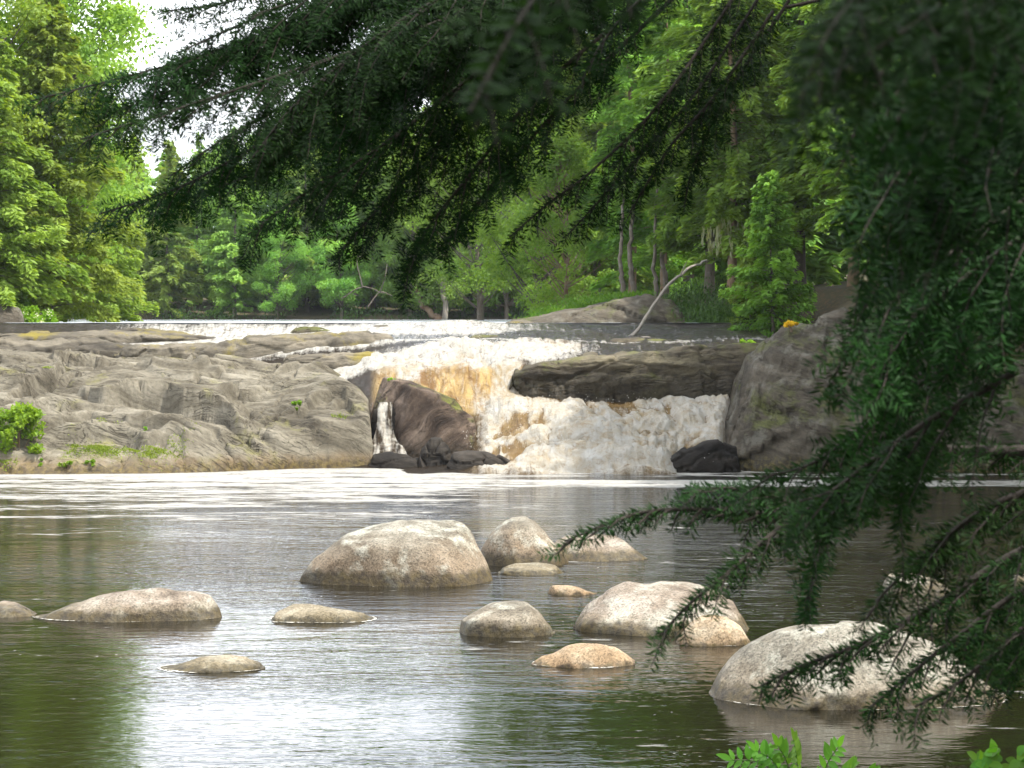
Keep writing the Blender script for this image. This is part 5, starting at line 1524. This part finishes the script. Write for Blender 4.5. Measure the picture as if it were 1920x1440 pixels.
    for k in range(4):
        r2 = np.random.default_rng(950 + k)
        y0 = -20 + k * 115
        b([(2120, y0 - 80, 2.2), (2000, y0 + 20, 2.2), (1900, y0 + 120, 2.15), (1820, y0 + 260, 2.1)], l2=(.16, .18, .06), g=1.1, sp2=.04, sp3=.02)
    # lower right boughs
    b([(2150, 842, 2.6), (1920, 845, 2.6), (1740, 850, 2.6), (1640, 892, 2.6), (1480, 962, 2.6), (1340, 955, 2.6), (1200, 962, 2.6), (1058, 1015, 2.6)], l2=(.06, .05, .03), g=.6, r0=.0085, l3=.035)
    b([(1660, 880, 2.62), (1560, 930, 2.6), (1450, 1000, 2.58), (1370, 1070, 2.55), (1290, 1135, 2.55), (1235, 1195, 2.55)], l2=(.05, .07, .04), g=.8, r0=.004, link=False, l3=.04)
    b([(1500, 950, 2.6), (1440, 930, 2.6), (1360, 915, 2.6), (1280, 925, 2.6)], l2=(.05, .05, .03), g=.4, r0=.003, link=False, l3=.035)
    b([(1600, 905, 2.55), (1560, 990, 2.52), (1530, 1060, 2.5), (1505, 1165, 2.5)], l2=(.03, .05, .03), g=1.0, r0=.003, link=False, l3=.035)
    b([(2150, 960, 2.5), (1920, 1030, 2.5), (1760, 1130, 2.5), (1620, 1205, 2.5), (1500, 1250, 2.5), (1415, 1292, 2.5)], l2=(.10, .08, .03), g=.7, r0=.006, l3=.04)
    b([(2150, 1010, 2.6), (1930, 1100, 2.6), (1800, 1190, 2.6), (1700, 1270, 2.6), (1620, 1335, 2.6)], l2=(.10, .08, .04), g=.7, r0=.005, l3=.045)
    b([(2150, 1060, 2.4), (1960, 1150, 2.4), (1860, 1230, 2.4), (1790, 1285, 2.4), (1715, 1325, 2.4)], l2=(.10, .08, .04), g=.8, r0=.005, l3=.045)
    b([(2100, 880, 2.4), (1900, 930, 2.4), (1780, 1000, 2.4), (1700, 1070, 2.4), (1640, 1130, 2.4)], l2=(.12, .10, .04), g=.9, r0=.005, l3=.045)
    b([(2120, 1000, 2.7), (1980, 1080, 2.7), (1910, 1180, 2.7), (1870, 1290, 2.7)], l2=(.10, .10, .04), g=1.0, l3=.045)
    b([(1900, 640, 2.3), (1740, 710, 2.3), (1620, 800, 2.3), (1520, 870, 2.3), (1425, 895, 2.3)], l2=(.14, .12, .04), g=.9, r0=.004, l3=.05)
    b([(1900, 700, 2.1), (1740, 790, 2.1), (1640, 860, 2.1), (1560, 920, 2.1), (1500, 940, 2.1)], l2=(.14, .12, .05), g=.9, r0=.004, l3=.05)
    # the rest of the crown, above and behind the view: it shades what hangs in the frame
    for k in range(60):
        r2 = np.random.default_rng(1200 + k)
        h = 3.9 + 6.1 * (k / 59)
        az = k * 2.399 + 1.0
        L = 2.4 * (1 - (h - 3) / 9.5) + .5
        d0 = np.array([math.cos(az), math.sin(az), 0])
        p0 = np.array([TRX, TRY, h])
        W = np.array([p0 + d0 * .12, p0 + d0 * L * .4 + np.array([0, 0, .12]), p0 + d0 * L * .75, p0 + d0 * L - np.array([0, 0, .25])])
        bough(e, W, 1300 + k, l2=(.35, .40, .12), g=.8, sp2=.10, sp3=.035, l3=.08, ln=.022, wid=.006, sp=.007, r0=.010, link=False, back=1.0)
    return e
build_hemlock()

# ------------------------------------------------------------------ foreground leaves
def leaf_blade(L, W, n=7):
    t_ = np.linspace(0, 1, n)
    wd = W * np.sin(np.pi * t_ ** .8) ** .8
    V = np.concatenate([np.stack([L * t_, wd * .5, .10 * wd - .25 * L * t_ ** 2 * .4], 1), np.stack([L * t_, 0 * t_, -.25 * L * t_ ** 2 * .4], 1), np.stack([L * t_, -wd * .5, .10 * wd - .25 * L * t_ ** 2 * .4], 1)])
    i = np.arange(n - 1)
    Q = np.concatenate([np.stack([i, i + 1, n + i + 1, n + i], 1), np.stack([n + i, n + i + 1, 2 * n + i + 1, 2 * n + i], 1)])
    return V, Q

def orient(V, d, nrm):
    d = unit(d); s = unit(np.cross(nrm, d)); u = np.cross(d, s)
    return V[:, :1] * d + V[:, 1:2] * s + V[:, 2:3] * u

def pinnate(parent, base, tip, nl, ll, lw, seed):
    r_ = np.random.default_rng(seed)
    mb, sb = MB(), MB()
    base, tip = np.array(base), np.array(tip)
    mid = (base + tip) / 2 + np.array([0, 0, .02])
    c = catmull(np.array([base, mid, tip]), 20)
    V, Q = tube(c, np.linspace(.0016, .0007, 20), 5); sb.quads(V, Q)
    T = unit(tip - base)
    N = unit(np.array([r_.normal(0, .3), -.75, .6]))
    S = unit(np.cross(T, N))
    for k in range(nl):
        f = .3 + .66 * k / (nl - 1)
        p0 = np.array([np.interp(f, np.linspace(0, 1, 20), c[:, j]) for j in range(3)])
        for sd in (1, -1):
            s = 1 - .35 * abs(f - .6) / .4
            V, Q = leaf_blade(ll * s, lw * s)
            d = T * .55 + S * sd * .85 + r_.normal(0, .10, 3)
            mb.quads(orient(V, d, N + r_.normal(0, .25, 3)) + p0, Q, r_.uniform(.2, .9))
    V, Q = leaf_blade(ll, lw); mb.quads(orient(V, T, N) + c[-1], Q, .6)
    o = add('leaf', mb.data('leaf', M_fern), parent)
    add('stem', sb.data('stem', M_fern), o)
    return o

def foreground():
    e = empty('sapling', (0, 0, 0))
    tag(e, 'bright pinnate leaves of a sapling poking up at the bottom edge before the largest boulder', 'plant')
    d = 5.0
    k = 0
    for (bx, by, tx, ty) in [(1480, 1470, 1372, 1425), (1480, 1480, 1418, 1408), (1490, 1490, 1458, 1398), (1500, 1500, 1488, 1388), (1530, 1500, 1572, 1400), (1560, 1490, 1600, 1440), (1600, 1500, 1640, 1455)]:
        k += 1
        pinnate(e, P(bx, by, d + .02 * k), P(tx, ty, d - .03), 6, .040, .0155, 40 + k)
    b = P(1510, 1560, d + .1)
    g = float(ground_z(b[0], b[1]))
    V, Q = tube(catmull(np.array([[b[0] + .05, b[1] + .1, g - .05], [b[0], b[1], (g + b[2]) / 2], b, P(1500, 1495, d + .05)]), 14), np.linspace(.006, .002, 14), 6)
    sb = MB(); sb.quads(V, Q); add('stem', sb.data('stem', M_twig), e)
    e2 = empty('seedling', (0, 0, 0))
    tag(e2, 'rosette of rounded bright leaves at the bottom right corner', 'plant')
    r_ = np.random.default_rng(77)
    for kk in range(34):
        mb = MB()
        sx = (-26, 4, 30)[kk % 3]
        a = P(1868 + sx + r_.normal(0, 9), 1424 + r_.uniform(-16, 22), 4.6 + r_.normal(0, .03))
        an = r_.uniform(0, 2 * math.pi)
        V, Q = leaf_blade(.033 * r_.uniform(.75, 1.1), .021)
        mb.quads(orient(V, np.array([math.cos(an), r_.normal(-.2, .4), .55 * math.sin(an) + .35]), np.array([r_.normal(0, .4), -.7, .7])) + a, Q, r_.uniform(.2, .95))
        add('leaf', mb.data('leaf', M_fern), e2)
    b = P(1868, 1560, 4.7); g = float(ground_z(b[0], b[1]))
    V, Q = tube(catmull(np.array([[b[0], b[1] + .05, g - .05], (b + np.array([b[0], b[1], g])) / 2, P(1868, 1445, 4.6)]), 10), np.linspace(.005, .003, 10), 6)
    sb = MB(); sb.quads(V, Q); add('stem', sb.data('stem', M_twig), e2)
foreground()
